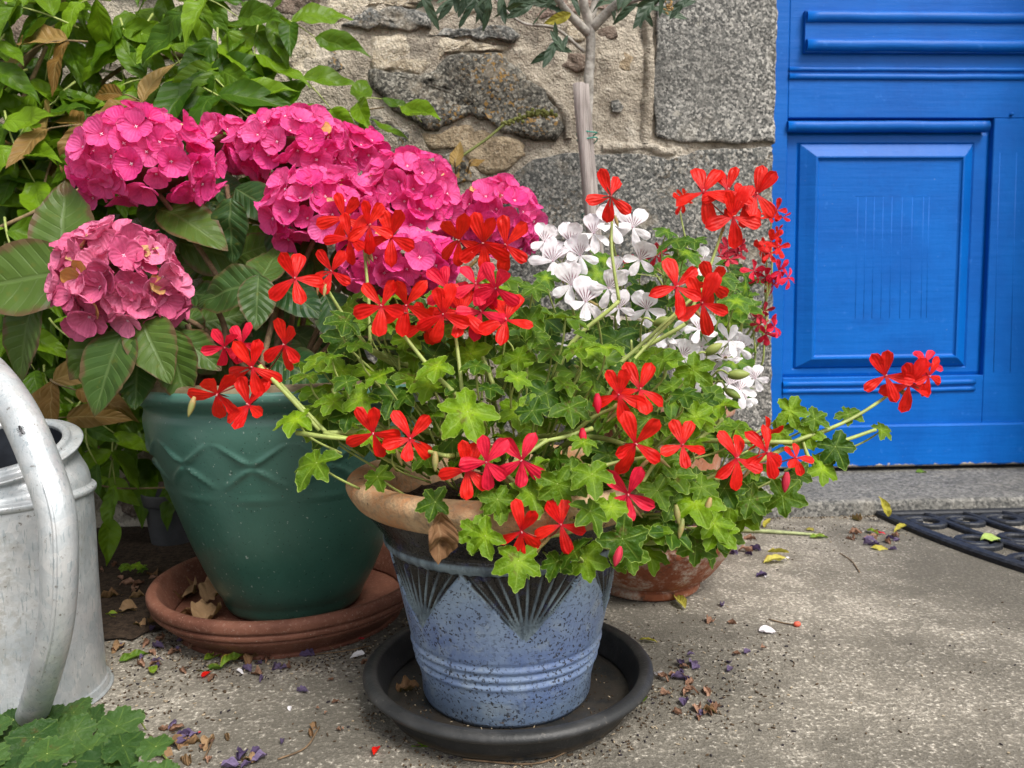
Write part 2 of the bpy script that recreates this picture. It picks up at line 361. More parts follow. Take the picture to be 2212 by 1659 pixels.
def mortar_sheet():
    x0, x1, z0, z1, st = -1.75, XJ - .004, -.02, 1.62, .009
    nx, nzv = int((x1 - x0) / st), int((z1 - z0) / st); V = []; F = []
    for j in range(nzv + 1):
        for i in range(nx + 1):
            x = x0 + (x1 - x0) * i / nx; z = z0 + (z1 - z0) * j / nzv
            d = .009 * nz((x, 0, z), 9, 3) + .006 * nz((x, 0, z), 26, 8) + .004 * nz((x, 0, z), 55, 1)
            V.append((x, WY - .004 - d, z))
    F = [(j * (nx + 1) + i, j * (nx + 1) + i + 1, (j + 1) * (nx + 1) + i + 1, (j + 1) * (nx + 1) + i) for j in range(nzv) for i in range(nx)]
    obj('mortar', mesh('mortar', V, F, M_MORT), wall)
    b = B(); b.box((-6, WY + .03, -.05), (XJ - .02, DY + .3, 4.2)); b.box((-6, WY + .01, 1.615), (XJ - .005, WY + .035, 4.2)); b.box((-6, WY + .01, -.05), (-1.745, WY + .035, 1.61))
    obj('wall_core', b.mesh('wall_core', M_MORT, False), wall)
mortar_sheet()
def stone(poly, mat_, proud=.014, rough=.006, seed=0, jag=.006, flat=False):
    pts = [Vector((p[0], p[1])) for p in poly]; c = sum(pts, Vector((0, 0))) / len(pts)
    out = []
    for a, b in zip(pts, pts[1:] + pts[:1]):
        n = max(1, int((b - a).length / .010))
        for k in range(n): out.append(a.lerp(b, k / n))
    def J(p): return Vector((p.x + jag * nz((p.x, seed, p.y), 26, 1) + .5 * jag * nz((p.x, seed, p.y), 70, 5), p.y + jag * nz((p.x, seed, p.y), 26, 9) + .5 * jag * nz((p.x, seed, p.y), 70, 2)))
    out = [J(p) for p in out]; n = len(out)
    size = max((p - c).length for p in out)
    rings = [(1.0, -.03), (1.0, .10), (.985, .55), (.95, .85), (.88, 1.0), (.76, 1.06), (.62, 1.08), (.46, 1.05), (.30, 1.0), (.15, 1.0)]
    if flat: rings = [(1.0, -.03), (1.0, .75), (.992, .93), (.97, 1.0), (.9, 1.0), (.78, 1.0), (.64, 1.0), (.48, 1.0), (.32, 1.0), (.16, 1.0)]
    V = []; 
    for s_, h in rings:
        for p in out:
            q = c + (p - c) * s_
            d = proud * h if h > 0 else -.03
            if h > .2: d += rough * (nz((q.x, seed, q.y), 12, 4) + .5 * nz((q.x, seed, q.y), 34, 6))
            V.append((q.x, WY - d, q.y))
    V.append((c.x, WY - proud, c.y))
    F = [(r * n + i, r * n + (i + 1) % n, (r + 1) * n + (i + 1) % n, (r + 1) * n + i) for r in range(len(rings) - 1) for i in range(n)]
    L = (len(rings) - 1) * n; F += [(L + i, L + (i + 1) % n, len(V) - 1) for i in range(n)]
    return obj('stone', mesh('stone', V, F, mat_), wall)
def wpoly(pp): return [((q := P(u, v, WY)).x, q.z) for u, v in pp]
ST = [
 ([(802,158),(845,160),(880,167),(905,167),(950,141),(1000,120),(1075,112),(1138,167),(1185,210),(1205,240),(1213,289),(1198,303),(1138,300),(1085,287),(1052,264),(1010,250),(950,281),(920,285),(850,240),(800,195)], MG_DARK, .020),
 ([(797,74),(900,77),(985,92),(1085,97),(1100,103),(1040,106),(997,112),(950,132),(905,158),(880,158),(805,150),(800,110)], M_CREAM, .012),
 ([(733,60),(800,22),(870,25),(932,30),(932,60),(860,70),(780,68)], MG_MID, .016),
 ([(925,70),(990,62),(1100,60),(1120,78),(1105,92),(1030,84),(960,82)], MG_MID, .010),
 ([(690,95),(720,100),(745,150),(715,165),(685,160)], MG_DARK, .010),
 ([(905,292),(950,290),(1010,258),(1045,270),(1080,295),(1130,308),(1140,340),(1100,362),(1060,375),(1030,365),(990,318),(930,318)], M_TAN, .014),
 ([(952,330),(985,325),(1026,375),(1030,400),(960,385)], MG_DARK, .010),
 ([(1108,380),(1150,347),(1230,332),(1300,337),(1380,332),(1440,350),(1500,327),(1664,320),(1664,672),(1200,690),(1110,640),(1085,560),(1085,450)], MG_MID, .016),
 ([(1085,735),(1300,700),(1664,690),(1664,1128),(1085,1120)], MG_BLOCK, .012),
 ([(1200,118),(1262,118),(1268,150),(1240,158),(1215,152)], M_BROWN, .016),
 ([(1285,110),(1340,108),(1372,125),(1360,150),(1300,156),(1285,152)], M_TAN, .010),
 ([(1288,65),(1330,60),(1336,90),(1288,94)], M_BROWN, .014),
 ([(1228,45),(1265,50),(1264,88),(1232,86)], M_CREAM, .010),
 ([(1035,-60),(1380,-60),(1370,20),(1262,30),(1150,38),(1080,22),(1040,5)], M_PINK, .014),
 ([(590,-40),(690,-40),(695,35),(650,48),(600,25)], M_BROWN, .016),
 ([(605,72),(680,80),(688,160),(640,172),(612,130)], M_CREAM, .014),
 ([(702,-40),(930,-40),(930,15),(860,16),(790,12),(735,48),(702,48)], M_CREAM, .014),
 ([(945,-60),(1022,-60),(1026,0),(1030,28),(960,40),(945,0)], M_CREAM, .010),
 ([(770,245),(850,260),(890,300),(870,330),(800,320)], MG_DARK, .010),
 ([(1318,222),(1332,218),(1344,232),(1336,246),(1320,244)], MG_BLOCK, .012),
 ([(1415,-90),(1676,-90),(1669,309),(1460,311),(1412,296),(1408,200),(1416,80)], MG_BLOCK, .016),
]
for i, (pp, mm, pr) in enumerate(ST):
    big = mm is MG_BLOCK or i == 7
    if mm in (M_TAN, M_CREAM, M_PINK, M_BROWN): pr *= .6
    stone(wpoly(pp), mm, pr, .010 if not big else .003, i * 7.3, .012 if not big else .004, big)
def jstone(u0, v0, u1, v1, i):      # rubble behind the plants, irregular
    rr = random.Random(900 + i); c = ((u0 + u1) / 2, (v0 + v1) / 2); pp = []
    n = 9
    for k in range(n):
        a = 2 * math.pi * k / n + rr.uniform(-.2, .2); q = 1 / max(abs(math.cos(a)), abs(math.sin(a))) ** .65
        pp.append((c[0] + math.cos(a) * q * (u1 - u0) * .46 * rr.uniform(.82, 1), c[1] + math.sin(a) * q * (v1 - v0) * .44 * rr.uniform(.82, 1)))
    stone(wpoly(pp), rr.choice([MG_MID, M_TAN, MG_DARK, M_BROWN, M_CREAM, MG_MID]) if v0 < 640 or u0 > 500 else rr.choice([MG_DARK, M_BROWN, M_BROWN]), rr.uniform(.008, .02), .010, 200 + i * 3.1, .012)  # lower left gets darker stones: shade there put into the stone colour
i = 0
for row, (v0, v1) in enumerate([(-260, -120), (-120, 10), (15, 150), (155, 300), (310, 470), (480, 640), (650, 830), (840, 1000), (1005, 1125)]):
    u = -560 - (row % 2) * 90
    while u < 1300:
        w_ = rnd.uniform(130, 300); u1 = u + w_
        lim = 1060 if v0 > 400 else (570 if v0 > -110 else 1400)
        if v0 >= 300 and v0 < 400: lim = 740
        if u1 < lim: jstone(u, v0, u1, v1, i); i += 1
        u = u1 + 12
# raised pointing beside the dressed block
def ridge(path, w_, h_, seed):
    c = curve([Vector((P(u, v, WY).x, 0, P(u, v, WY).z)) for u, v in path], 14); V = []; F = []; n = 9
    for i, p in enumerate(c):
        t = (c[min(i + 1, len(c) - 1)] - c[max(i - 1, 0)]).normalized(); s_ = Vector((t.z, 0, -t.x))
        ww = w_ * (1 + .45 * nz(p, 22, seed))
        for k in range(n):
            a = -1 + 2 * k / (n - 1); q = p + s_ * a * ww * (1 + .25 * nz(p + Vector((a, 0, 0)), 40, seed))
            d = h_ * (1 - abs(a) ** 2.5) + .004 * nz(q, 40, seed) - .004
            V.append((q.x, WY - d - .006, q.z))
    F = [(i * n + k, i * n + k + 1, (i + 1) * n + k + 1, (i + 1) * n + k) for i in range(len(c) - 1) for k in range(n - 1)]
    obj('raised_mortar', mesh('raised_mortar', V, F, M_MORT), wall)
ridge([(1396, 30), (1400, 90), (1404, 180), (1396, 260), (1392, 312)], .014, .016, 2)
ridge([(1300, 322), (1390, 318), (1440, 330), (1456, 326)], .013, .014, 5)
ridge([(1140, 165), (1180, 200), (1222, 250), (1228, 300)], .012, .012, 7)
ridge([(1120, 672), (1300, 690), (1480, 684), (1600, 678), (1655, 676)], .018, .014, 9)

step = thing('door_step', 'low grey granite step in front of the blue door', 'step', (XJ + .5, 1.76, 0))
def block(x0, x1, y0, y1, z0, z1, r, res, amp, seed):
    # rounded slab: top and front as one bent sheet plus ends
    path = [(y0, z0)] + [(y0 + r - r * math.cos(a), z1 - r + r * math.sin(a)) for a in [k * math.pi / 12 for k in range(7)]]
    yy = y0 + r
    while yy < y1: yy += .02; path.append((min(yy, y1), z1))
    n = int((x1 - x0) / res); V = []
    for (y, z) in path:
        for i in range(n + 1):
            x = x0 + (x1 - x0) * i / n; V.append((x, y + amp * nz((x, y, z), 25, seed), z + (amp * nz((x, y, z), 14, seed + 3) if z > z0 else 0)))
    F = [(j * (n + 1) + i, j * (n + 1) + i + 1, (j + 1) * (n + 1) + i + 1, (j + 1) * (n + 1) + i) for j in range(len(path) - 1) for i in range(n)]
    return V, F
V, F = block(XJ - .06, XJ + 1.35, 1.755, DY + .2, -.01, .036, .010, .02, .0022, 4)
obj('slab', mesh('slab', V, F, MG_STEP), step)

door = thing('blue_door', 'bright blue painted wooden panelled door with flaking bottom edge', 'door', (XJ + .5, DY, .05))
DX0, DX1 = XJ - .05, XJ + 1.0
def dz(v, u=1900): return P(u, v, DY).z
def dx(u, v=500): return P(u, v, DY).x
M_DARKGAP = plain('door_shadow_gap', (.02, .02, .02), .9, .2, 0, .1, 10, 0)
def dpart(name, b): return obj(name, b.mesh(name, M_PAINT, False), door)
def rbox(b, x0, x1, y0, z0, z1, proud, bev=.004):   # bevelled board standing proud of y0 towards the viewer
    yf = y0 - proud
    b.add([(x0, y0 + .02, z0), (x1, y0 + .02, z0), (x1, y0 + .02, z1), (x0, y0 + .02, z1), (x0, yf + bev, z0), (x1, yf + bev, z0), (x1, yf + bev, z1), (x0, yf + bev, z1),
           (x0 + bev, yf, z0 + bev), (x1 - bev, yf, z0 + bev), (x1 - bev, yf, z1 - bev), (x0 + bev, yf, z1 - bev)],
          [(0, 1, 5, 4), (1, 2, 6, 5), (2, 3, 7, 6), (3, 0, 4, 7), (4, 5, 9, 8), (5, 6, 10, 9), (6, 7, 11, 10), (7, 4, 8, 11), (8, 9, 10, 11)])
def hroll(x0, x1, zc, r, yf, seg=10):               # horizontal half-round bead
    b = B(); V = []; F = []
    prof = [(yf + .012, zc + r)] + [(yf - r * .8 * math.sin(a), zc + r * math.cos(a)) for a in [k * math.pi / seg for k in range(seg + 1)]] + [(yf + .012, zc - r)]
    n = 24
    for i in range(n + 1):
        x = x0 + (x1 - x0) * i / n
        for (y, z) in prof: V.append((x, y + .0008 * nz((x, y, z), 30, 3), z + .0015 * nz((x, 0, zc), 9, 3)))
    k = len(prof); F = [(i * k + j, i * k + j + 1, (i + 1) * k + j + 1, (i + 1) * k + j) for i in range(n) for j in range(k - 1)]
    F += [tuple(range(k)), tuple(n * k + j for j in range(k))[::-1]]
    b.add(V, F); return b
zb = .052
b = B(); b.box((DX0, DY + .02, zb), (DX1, DY + .05, 2.15)); dpart('door_leaf', b)
ztop, z1t, z1b = 2.15, dz(18), dz(120)
zp1, zp0 = dz(258), dz(812)            # main panel opening
xs0, xs1 = dx(1697), dx(2138)
b = B(); rbox(b, DX0, xs0, DY, zb, ztop, .0, .002); dpart('hanging_stile', b)
b = B(); rbox(b, xs1, DX1, DY, zb, zp1 + .004, .0, .002); dpart('meeting_stile', b)
b = B(); rbox(b, xs0, DX1, DY, zp1 + .004, ztop, .0, .002); dpart('lock_rail', b)
b = B(); rbox(b, xs0, xs1, DY, zb, zp0 - .002, .0, .002); dpart('bottom_rail', b)
b = B(); rbox(b, DX0 + .01, DX1 - .004, DY, zb - .004, dz(917), .012, .005); dpart('weather_board', b)
# top moulded panel
b = B(); b.box((dx(1735, 60), DY - .014, dz(117)), (DX1, DY + .01, dz(27))); dpart('moulded_panel', b)
for va, vb_, yf in ((29, 54, DY - .013), (90, 115, DY - .0155)):
    obj('bead_moulding', hroll(dx(1737, 60), DX1, (dz(va) + dz(vb_)) / 2, (dz(va) - dz(vb_)) / 2, yf).mesh('bead_moulding', M_PAINT), door)
for va, vb_ in ((146, 155), (160, 173), (822, 834), (838, 848)):
    obj('thin_bead', hroll(dx(1697), DX1 if va < 200 else dx(2105, 830), (dz(va) + dz(vb_)) / 2, (dz(va) - dz(vb_)) / 2, DY - .001).mesh('thin_bead', M_PAINT), door)
obj('panel_head_bead', hroll(dx(1700, 270), dx(2134, 270), (dz(262) + dz(285)) / 2, (dz(262) - dz(285)) / 2, DY - .002).mesh('panel_head_bead', M_PAINT), door)
def raised(px_, depth0, ys, name):     # nested rectangular profile: list of (u0,v0,u1,v1,y)
    V = []; F = []
    for (u0, v0, u1, v1, y) in px_:
        xa, xb = dx(u0), dx(u1); za, zc = dz(v1), dz(v0)
        V += [(xa, y, za), (xb, y, za), (xb, y, zc), (xa, y, zc)]
    k = len(px_)
    for i in range(k - 1):
        for j in range(4): F.append((i * 4 + j, i * 4 + (j + 1) % 4, (i + 1) * 4 + (j + 1) % 4, (i + 1) * 4 + j))
    F.append(tuple((k - 1) * 4 + j for j in range(4)))
    return obj(name, mesh(name, V, F, M_PAINT, None, False), door)
D0 = DY
raised([(1697, 283, 2138, 812, D0 + .019), (1702, 290, 2132, 806, D0 + .016), (1722, 305, 2106, 797, D0 + .016), (1725, 308, 2103, 794, D0 + .019), (1729, 310, 2099, 791, D0 + .012), (1742, 322, 2090, 784, D0 + .005), (1758, 338, 2076, 774, D0 - .005), (1762, 341, 2073, 771, D0 - .005), (1764, 344, 2071, 769, D0 + .000), (1767, 347, 2068, 766, D0 + .002)], 0, 0, 'raised_panel')
for uu in (1848, 1866, 1884, 1903, 1922, 1944, 1966, 1990, 2002):
    b = B(); b.tube([(dx(uu + 6, 430), D0 + .0029, dz(425)), (dx(uu + 3, 560), D0 + .0029, dz(560)), (dx(uu, 690), D0 + .0029, dz(688))], .0013, 6); obj('linenfold_rib', b.mesh('linenfold_rib', M_PAINT), door)
b = B(); b.tube([(dx(1846), D0 + .0029, dz(424)), (dx(2008), D0 + .0029, dz(424))], .0012, 6); obj('linenfold_rib', b.mesh('linenfold_rib', M_PAINT), door)
for uu in (2160, 2196):
    b = B(); b.tube([(dx(uu, 330), D0 + .0012, dz(330)), (dx(uu - 14, 810), D0 + .0012, dz(808))], .0018, 6); obj('stile_groove_bead', b.mesh('stile_groove_bead', M_PAINT), door)
b = B(); b.tube([(dx(2184, 247), D0 + .004, dz(247)), (dx(2184, 247), D0 - .006, dz(247))], .0045, 10); obj('nail_head', b.mesh('nail_head', M_PAINT), door)
b = B(); b.box((DX0, DY + .014, .0), (DX1, DY + .06, .05)); obj('threshold_gap_shade', b.mesh('threshold_gap_shade', M_DARKGAP, False), door)  # solid near-black strip, the shade under the door painted as colour
jamb = thing('far_door_wall', 'stone wall on the far side of the door opening', 'wall', (DX1 + 1, WY, 0))
b = B(); b.box((DX1 + .02, WY, -.05), (5, DY + .3, 4.2)); b.box((XJ - .02, WY + .01, 2.16), (DX1 + .02, DY + .3, 4.2)); obj('wall_core', b.mesh('wall_core', M_MORT, False), jamb)

# ------------------------------------------------------------------ pots and saucers
BU, BY = 1094, .945
BX = P(BU, 1400, BY).x
def zc_(v, u, y): return P(u, v, y).z
def pot_blue():
    t = thing('blue_pot', 'speckled blue glazed flower pot with carved chevrons and bare clay rim', 'pot', (BX, BY, .012))
    k = BY / FPX * 1.03
    zr = zc_(1030, BU, BY)
    zrid, zt, zbm = zc_(1145, BU, BY), zc_(1166, BU, BY), .0100
    prof = [(158 * k, zbm - .001), (176 * k, zbm), (181 * k, zbm + .006), (184 * k, zbm + .03)]
    zz = zbm + .03
    rb = 185 * k; rt = 243 * k; z0 = zbm + .03; z1 = zt
    n = 70
    for i in range(1, n + 1):
        q = i / n; z = z0 + (z1 - z0) * q; r = rb + (rt - rb) * (q ** .92)
        for c in (.13, .20, .27): r += .0020 * math.exp(-((q - c) / .018) ** 2) - .0022 * math.exp(-((q - c - .036) / .014) ** 2)
        prof.append((r, z))
    nb = len(prof)
    prof += [(rt + .003, zt + .003), (rt + .0075, zt + .008), (rt + .0085, zrid), (rt + .006, zrid + .005)]
    zd = zrid + .006; zu = zr - .026
    for i in range(9):
        q = i / 8; prof.append((rt + .006 + q * (300 * k - rt - .006), zd + (zu - zd) * q))
    tipq = .50
    def vmask(th, z):
        q = (z - z0) / (z1 - z0)
        a = math.degrees(th) + 90            # 0 = towards the camera
        best = None
        for c in (-52, 8, 68, 128, 188, 248):
            d = (a - c + 180) % 360 - 180
            if best is None or abs(d) < abs(best): best = d
        h = (q - tipq) / (1 - tipq)
        if h <= 0 or q > 1.001: return None
        w_ = 29 * h ** .95 + .15
        return (best / w_, h)
    def disp(th, i, r, z):
        if i >= nb: return .0008 * math.sin(th * 160) * (1 if i < nb + 4 else 0) * .5
        m = vmask(th, z); d = .0006 * nz((math.cos(th), math.sin(th), z * 6), 3, 2)
        if m and abs(m[0]) < 1.12:
            q, h = m; e = min(1, h * 5); q = q + .05 * nz((math.cos(th) * 3, math.sin(th) * 3, z * 20), 2, 5)
            if abs(q) < 1:
                g = .5 + .5 * math.cos(q * 4.5 * 2 * math.pi); d += (-.0042 + .0042 * g ** .7) * e
            else: d += .0022 * e * (1 - (abs(q) - 1) / .12)
        return d
    def att(th, i, r, z):
        if i >= nb + 3: return 1.0
        if i >= nb: return .35
        m = vmask(th, z)
        if not m or abs(m[0]) >= 1.0: return 0.0
        q, h = m; g = .5 + .5 * math.cos(q * 4.5 * 2 * math.pi)
        return min(1.0, max(.28, (1.22 - g) * max(0, min(1, (h - .08) * 2.2)) + .75 * max(0, (h - .5))))
    V, F, A = lathe(prof, 420, BX, BY, disp, att)
    m = M('blue_glaze'); c = m.co(); at = m.attr('glaze')
    z = m.n('SeparateXYZ', {0: c}).outputs[2]
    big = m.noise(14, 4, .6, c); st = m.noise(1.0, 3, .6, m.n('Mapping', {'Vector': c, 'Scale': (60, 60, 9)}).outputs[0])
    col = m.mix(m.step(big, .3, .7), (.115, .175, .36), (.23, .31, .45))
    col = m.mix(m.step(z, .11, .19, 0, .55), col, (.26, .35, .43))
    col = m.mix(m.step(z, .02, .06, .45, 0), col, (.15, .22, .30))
    col = m.mix(m.step(m.noise(34, 5, .7, c), .50, .68, 0, .5), col, (.34, .40, .44))
    sp1 = m.noise(270, 2, .6, c); dens = m.noise(13, 3, .6, c)
    spk = m.ma('MULTIPLY', m.step(sp1, .565, .625), m.step(dens, .36, .56, .3, 1))
    col = m.mix(m.ma('MULTIPLY', spk, .9), col, (.022, .020, .018))
    br = m.ma('MULTIPLY', m.step(m.noise(95, 3, .6, c), .60, .68), m.step(m.noise(9, 2, .5, c), .46, .6))
    col = m.mix(m.ma('MULTIPLY', br, .8), col, (.16, .105, .06))
    chev = m.mix(m.step(st, .4, .65), (.19, .25, .29), (.07, .10, .13))
    dk = m.mix(m.step(m.noise(26, 4, .65, c), .52, .66), (.013, .012, .011), (.022, .028, .09))
    dk = m.mix(m.step(m.noise(50, 5, .7, c), .60, .72, 0, .6), dk, (.07, .055, .04))
    col = m.mix(m.step(at, .02, .28), col, chev); col = m.mix(m.step(at, .33, .75), col, dk)
    rgh = m.ma('ADD', m.step(at, .3, .8, .36, .22), m.ma('MULTIPLY', spk, .3))
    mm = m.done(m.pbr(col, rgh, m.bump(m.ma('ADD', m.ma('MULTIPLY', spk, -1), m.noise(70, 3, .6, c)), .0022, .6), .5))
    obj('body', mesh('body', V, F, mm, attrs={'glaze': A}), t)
    ro = 330 * k
    rp = sprof([(300 * k, zu - .001), (ro - .010, zu + .005), (ro, zr - .004), (ro - .004, zr + .008), (ro - .018, zr + .012), (ro - .032, zr + .006), (ro - .040, zr - .006), (ro - .046, zr - .03), (ro - .062, zr - .045), (.01, zr - .047)], 5)
    V, F, _ = lathe(rp, 160, BX, BY, lambda th, i, r, z: .0012 * nz((math.cos(th) * r, math.sin(th) * r, z), 30, 1))
    m = M('bare_clay_rim'); c = m.co(); a = m.noise(16, 5, .65, c); f = m.noise(160, 3, .65, c)
    col = m.mix(m.step(a, .35, .65), (.44, .21, .095), (.50, .36, .215)); col = m.mix(m.step(f, .50, .62, 0, .6), col, (.30, .22, .14))
    col = m.mix(m.ma('MULTIPLY', m.step(m.noise(70, 3, .6, c), .60, .68), m.step(m.noise(20, 2, .5, c), .5, .62)), col, (.05, .045, .04))
    obj('rim', mesh('rim', V, F, m.done(m.pbr(col, .85, m.bump(f, .0025, .8), .2))), t)
    soil(t, BX, BY, ro - .047, zr - .030)
    return t, ro, zr
def soil(t, cx, cy, r, z):
    V = [(cx, cy, z)]; F = []; n = 72; rings = 22
    for i in range(1, rings + 1):
        for k in range(n):
            a = 2 * math.pi * k / n; q = r * i / rings
            p = (cx + q * math.cos(a), cy + q * math.sin(a)); V.append((*p, z + .006 * nz((*p, 0), 60, 3) + .006 * nz((*p, 0), 160, 6)))
    F = [(0, 1 + k, 1 + (k + 1) % n) for k in range(n)] + [(1 + i * n + k, 1 + (i + 1) * n + k, 1 + (i + 1) * n + (k + 1) % n, 1 + i * n + (k + 1) % n) for i in range(rings - 1) for k in range(n)]
    obj('soil', mesh('soil', V, F, M_SOIL, smooth=False), t)
pot, B_R, B_Z = pot_blue()

def plastic():
    m = M('black_plastic'); c = m.co(); a = m.noise(200, 3, .6, c); d = m.noise(14, 4, .65, c)
    col = m.mix(m.step(d, .45, .7), (.020, .021, .022), (.042, .042, .042)); col = m.mix(m.step(a, .63, .72, 0, .5), col, (.12, .11, .095))
    z = m.n('SeparateXYZ', {0: c}).outputs[2]
    col = m.mix(m.ma('MULTIPLY', m.step(z, .006, .013, 1, 0), m.step(m.noise(26, 5, .7, c), .38, .55)), col, (.055, .043, .030))
    return m.done(m.pbr(col, .5, m.bump(a, .001, .5), .4))
bs = thing('black_saucer', 'black plastic saucer under the blue pot', 'saucer', (BX, BY, 0))
SX = P(1098, 1430, BY).x
rs = 313 * BY / FPX * 1.025
pr = sprof([(.01, .0005), (rs - .045, .0005), (rs - .028, .006), (rs - .016, .030), (rs - .004, .034), (rs, .039), (rs - .003, .044), (rs - .009, .046), (rs - .016, .044), (rs - .020, .038), (rs - .030, .014), (rs - .040, .0095), (.01, .0095)], 6)
V, F, _ = lathe(pr, 140, SX, BY); obj('dish', mesh('dish', V, F, plastic()), bs)

GU, GY = 628, 1.24
GX = P(GU, 1000, GY).x
def pot_green():
    t = thing('green_pot', 'large teal green glazed pot with lattice relief below its rim', 'pot', (GX, GY, .02))
    k = GY / FPX * .90
    zr = zc_(822, GU, GY)
    def Z(v): return zc_(v, GU, GY)
    pf = [(155, 1272), (170, 1262), (196, 1220), (232, 1140), (268, 1045), (296, 965), (312, 915), (316, 885), (313, 868), (318, 858), (336, 848), (349, 836), (350, 824), (344, 818)]
    prof = sprof([(.01, .0210), (140 * k, .0210)] + [(a * k, Z(v)) for a, v in pf[1:]], 14)
    c0, hh = Z(958), Z(908) - Z(958)
    def disp(th, i, r, z):
        a = math.degrees(th) + 90; d = .0008 * nz((math.cos(th), math.sin(th), z * 4), 4, 2)
        u = ((a + 30.7 + 15) % 30 - 15) / 15; w_ = (z - c0) / hh
        if abs(w_) < 1.15:
            for sg in (1, -1):
                dist = abs(u - sg * w_) * .75; al = min(1, max(0, abs(w_)))
                arm = max(0, min(1, al * 7 - .25)) * max(0, 1 - al * 1.12) ** .6 if al < 1 else 0
                d += .0066 * arm * (math.exp(-(dist / .04) ** 2) * .55 + .45 * math.exp(-(dist / .11) ** 2))
        d += .0022 * math.exp(-((z - (c0 - hh * 1.32)) / .004) ** 2) * (.5 + .5 * math.cos(math.radians((a + 30.7) * 12)))
        return d
    def att(th, i, r, z):
        return max(0, disp(th, i, r, z)) / .0058
    V, F, A = lathe(prof, 360, GX, GY, disp, att)
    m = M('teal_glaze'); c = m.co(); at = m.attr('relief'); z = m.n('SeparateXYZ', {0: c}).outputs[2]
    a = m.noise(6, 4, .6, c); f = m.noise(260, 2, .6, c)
    col = m.mix(m.step(a, .3, .7), (.026, .088, .064), (.042, .126, .094)); col = m.mix(m.step(z, .08, .34, 0, .55), col, (.080, .19, .155))  # paler upwards: part glaze tone, part shading put into the colour
    col = m.mix(m.step(f, .66, .72, 0, .8), col, (.006, .02, .016))
    col = m.mix(m.ma('MULTIPLY', m.step(at, .80, 1.0), m.step(m.noise(60, 4, .7, c), .42, .6)), col, (.16, .13, .095))
    col = m.mix(m.step(m.noise(190, 2, .5, c), .70, .74, 0, .7), col, (.38, .44, .4))
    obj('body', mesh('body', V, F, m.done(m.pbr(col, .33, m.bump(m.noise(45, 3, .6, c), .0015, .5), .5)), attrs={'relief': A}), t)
    r0 = 344 * k
    rp = sprof([(r0 + .001, Z(818) - .001), (r0 - .004, Z(818) + .006), (r0 - .020, Z(818) + .008), (r0 - .034, Z(818) + .002), (r0 - .040, Z(818) - .02), (r0 - .05, Z(818) - .07), (.01, Z(818) - .075)], 5)
    V, F, _ = lathe(rp, 120, GX, GY)
    obj('rim', mesh('rim', V, F, plain('worn_rim', (.17, .115, .055), .7, .3, 0, .5, 30, .002, (.20, .165, .10))), t)
    soil(t, GX, GY, r0 - .045, Z(818) - .03)
    return t, Z(818)
gpot, G_Z = pot_green()
ts = thing('terracotta_saucer', 'ribbed brown terracotta saucer under the green pot', 'saucer', (GX, GY, 0))
rt_ = 316 * GY / FPX * .915
pr = [(.01, .001), (rt_ - .05, .001), (rt_ - .045, .004), (rt_ - .018, .028), (rt_ - .014, .034), (rt_ - .017, .037), (rt_ - .006, .040), (rt_ - .004, .047), (rt_ - .008, .050), (rt_ - .001, .053), (rt_, .063), (rt_ - .005, .068), (rt_ - .012, .068), (rt_ - .018, .062), (rt_ - .036, .026), (rt_ - .05, .0215), (.01, .0215)]
V, F, _ = lathe(sprof(pr, 4), 160, GX - .005, GY, lambda th, i, r, z: .0010 * nz((math.cos(th), math.sin(th), z * 5), 4, 7))
m = M('dark_terracotta'); c = m.co(); a = m.noise(12, 5, .65, c); f = m.noise(190, 3, .6, c)
col = m.mix(m.step(a, .35, .68), (.115, .042, .026), (.20, .082, .052)); col = m.mix(m.step(f, .56, .66, 0, .5), col, (.27, .15, .11)); col = m.mix(m.step(m.noise(330, 2, .6, c), .68, .74, 0, .6), col, (.45, .40, .34))
obj('dish', mesh('dish', V, F, m.done(m.pbr(col, .72, m.bump(f, .0015, .6), .3))), ts)

def terracotta(name, c0, c1, crust):
    m = M(name); c = m.co(); a = m.noise(9, 5, .65, c); f = m.noise(150, 3, .65, c); z = m.n('SeparateXYZ', {0: c}).outputs[2]
    col = m.mix(m.step(a, .3, .7), c0, c1)
    cr = m.ma('MULTIPLY', m.step(m.noise(18, 6, .75, c), .45, .60), m.step(f, .35, .6, .3, 1))
    col = m.mix(m.ma('MULTIPLY', cr, crust), col, (.46, .40, .33))
    col = m.mix(m.step(m.noise(40, 5, .7, c), .60, .70, 0, .7), col, (.045, .035, .028))
    return m.done(m.pbr(col, .85, m.bump(f, .002, .8), .2))
TU, TY = 1396, 1.33
TX = P(TU, 1150, TY).x
bowl = thing('terracotta_bowl', 'low weathered terracotta bowl with limescale crust holding white geraniums', 'pot', (TX, TY, 0))
rT = 205 * TY / FPX; zT = zc_(1092, TU, TY)
pr = sprof([(.085, .0), (.093, .004), (.094, .014), (.090, .018), (.108, .028), (.128, .05), (rT - .012, .088), (rT - .004, zT - .035), (rT - .002, zT - .03), (rT - .006, zT - .024), (rT, zT - .016), (rT + .002, zT - .006), (rT - .004, zT), (rT - .016, zT), (rT - .022, zT - .02), (rT - .06, zT - .07)], 6)
V, F, _ = lathe(pr, 260, TX, TY, lambda th, i, r, z: (.0022 * (.5 + .5 * math.cos(math.degrees(th) * math.pi / 3.2 + z * 260)) if zT - .055 < z < zT - .037 else 0) + .0010 * nz((math.cos(th), math.sin(th), z * 5), 5, 3))
obj('body', mesh('body', V, F, terracotta('crusted_terracotta', (.20, .060, .028), (.33, .125, .065), .85)), bowl)
soil(bowl, TX, TY, rT - .018, zT - .02)
OU, OY = 1408, 1.605
OX = P(OU, 900, OY).x; zO = zc_(838, OU, OY)
opot = thing('olive_pot', 'tall pale orange terracotta pot behind the white geraniums', 'pot', (OX, OY, 0))
rO = .170
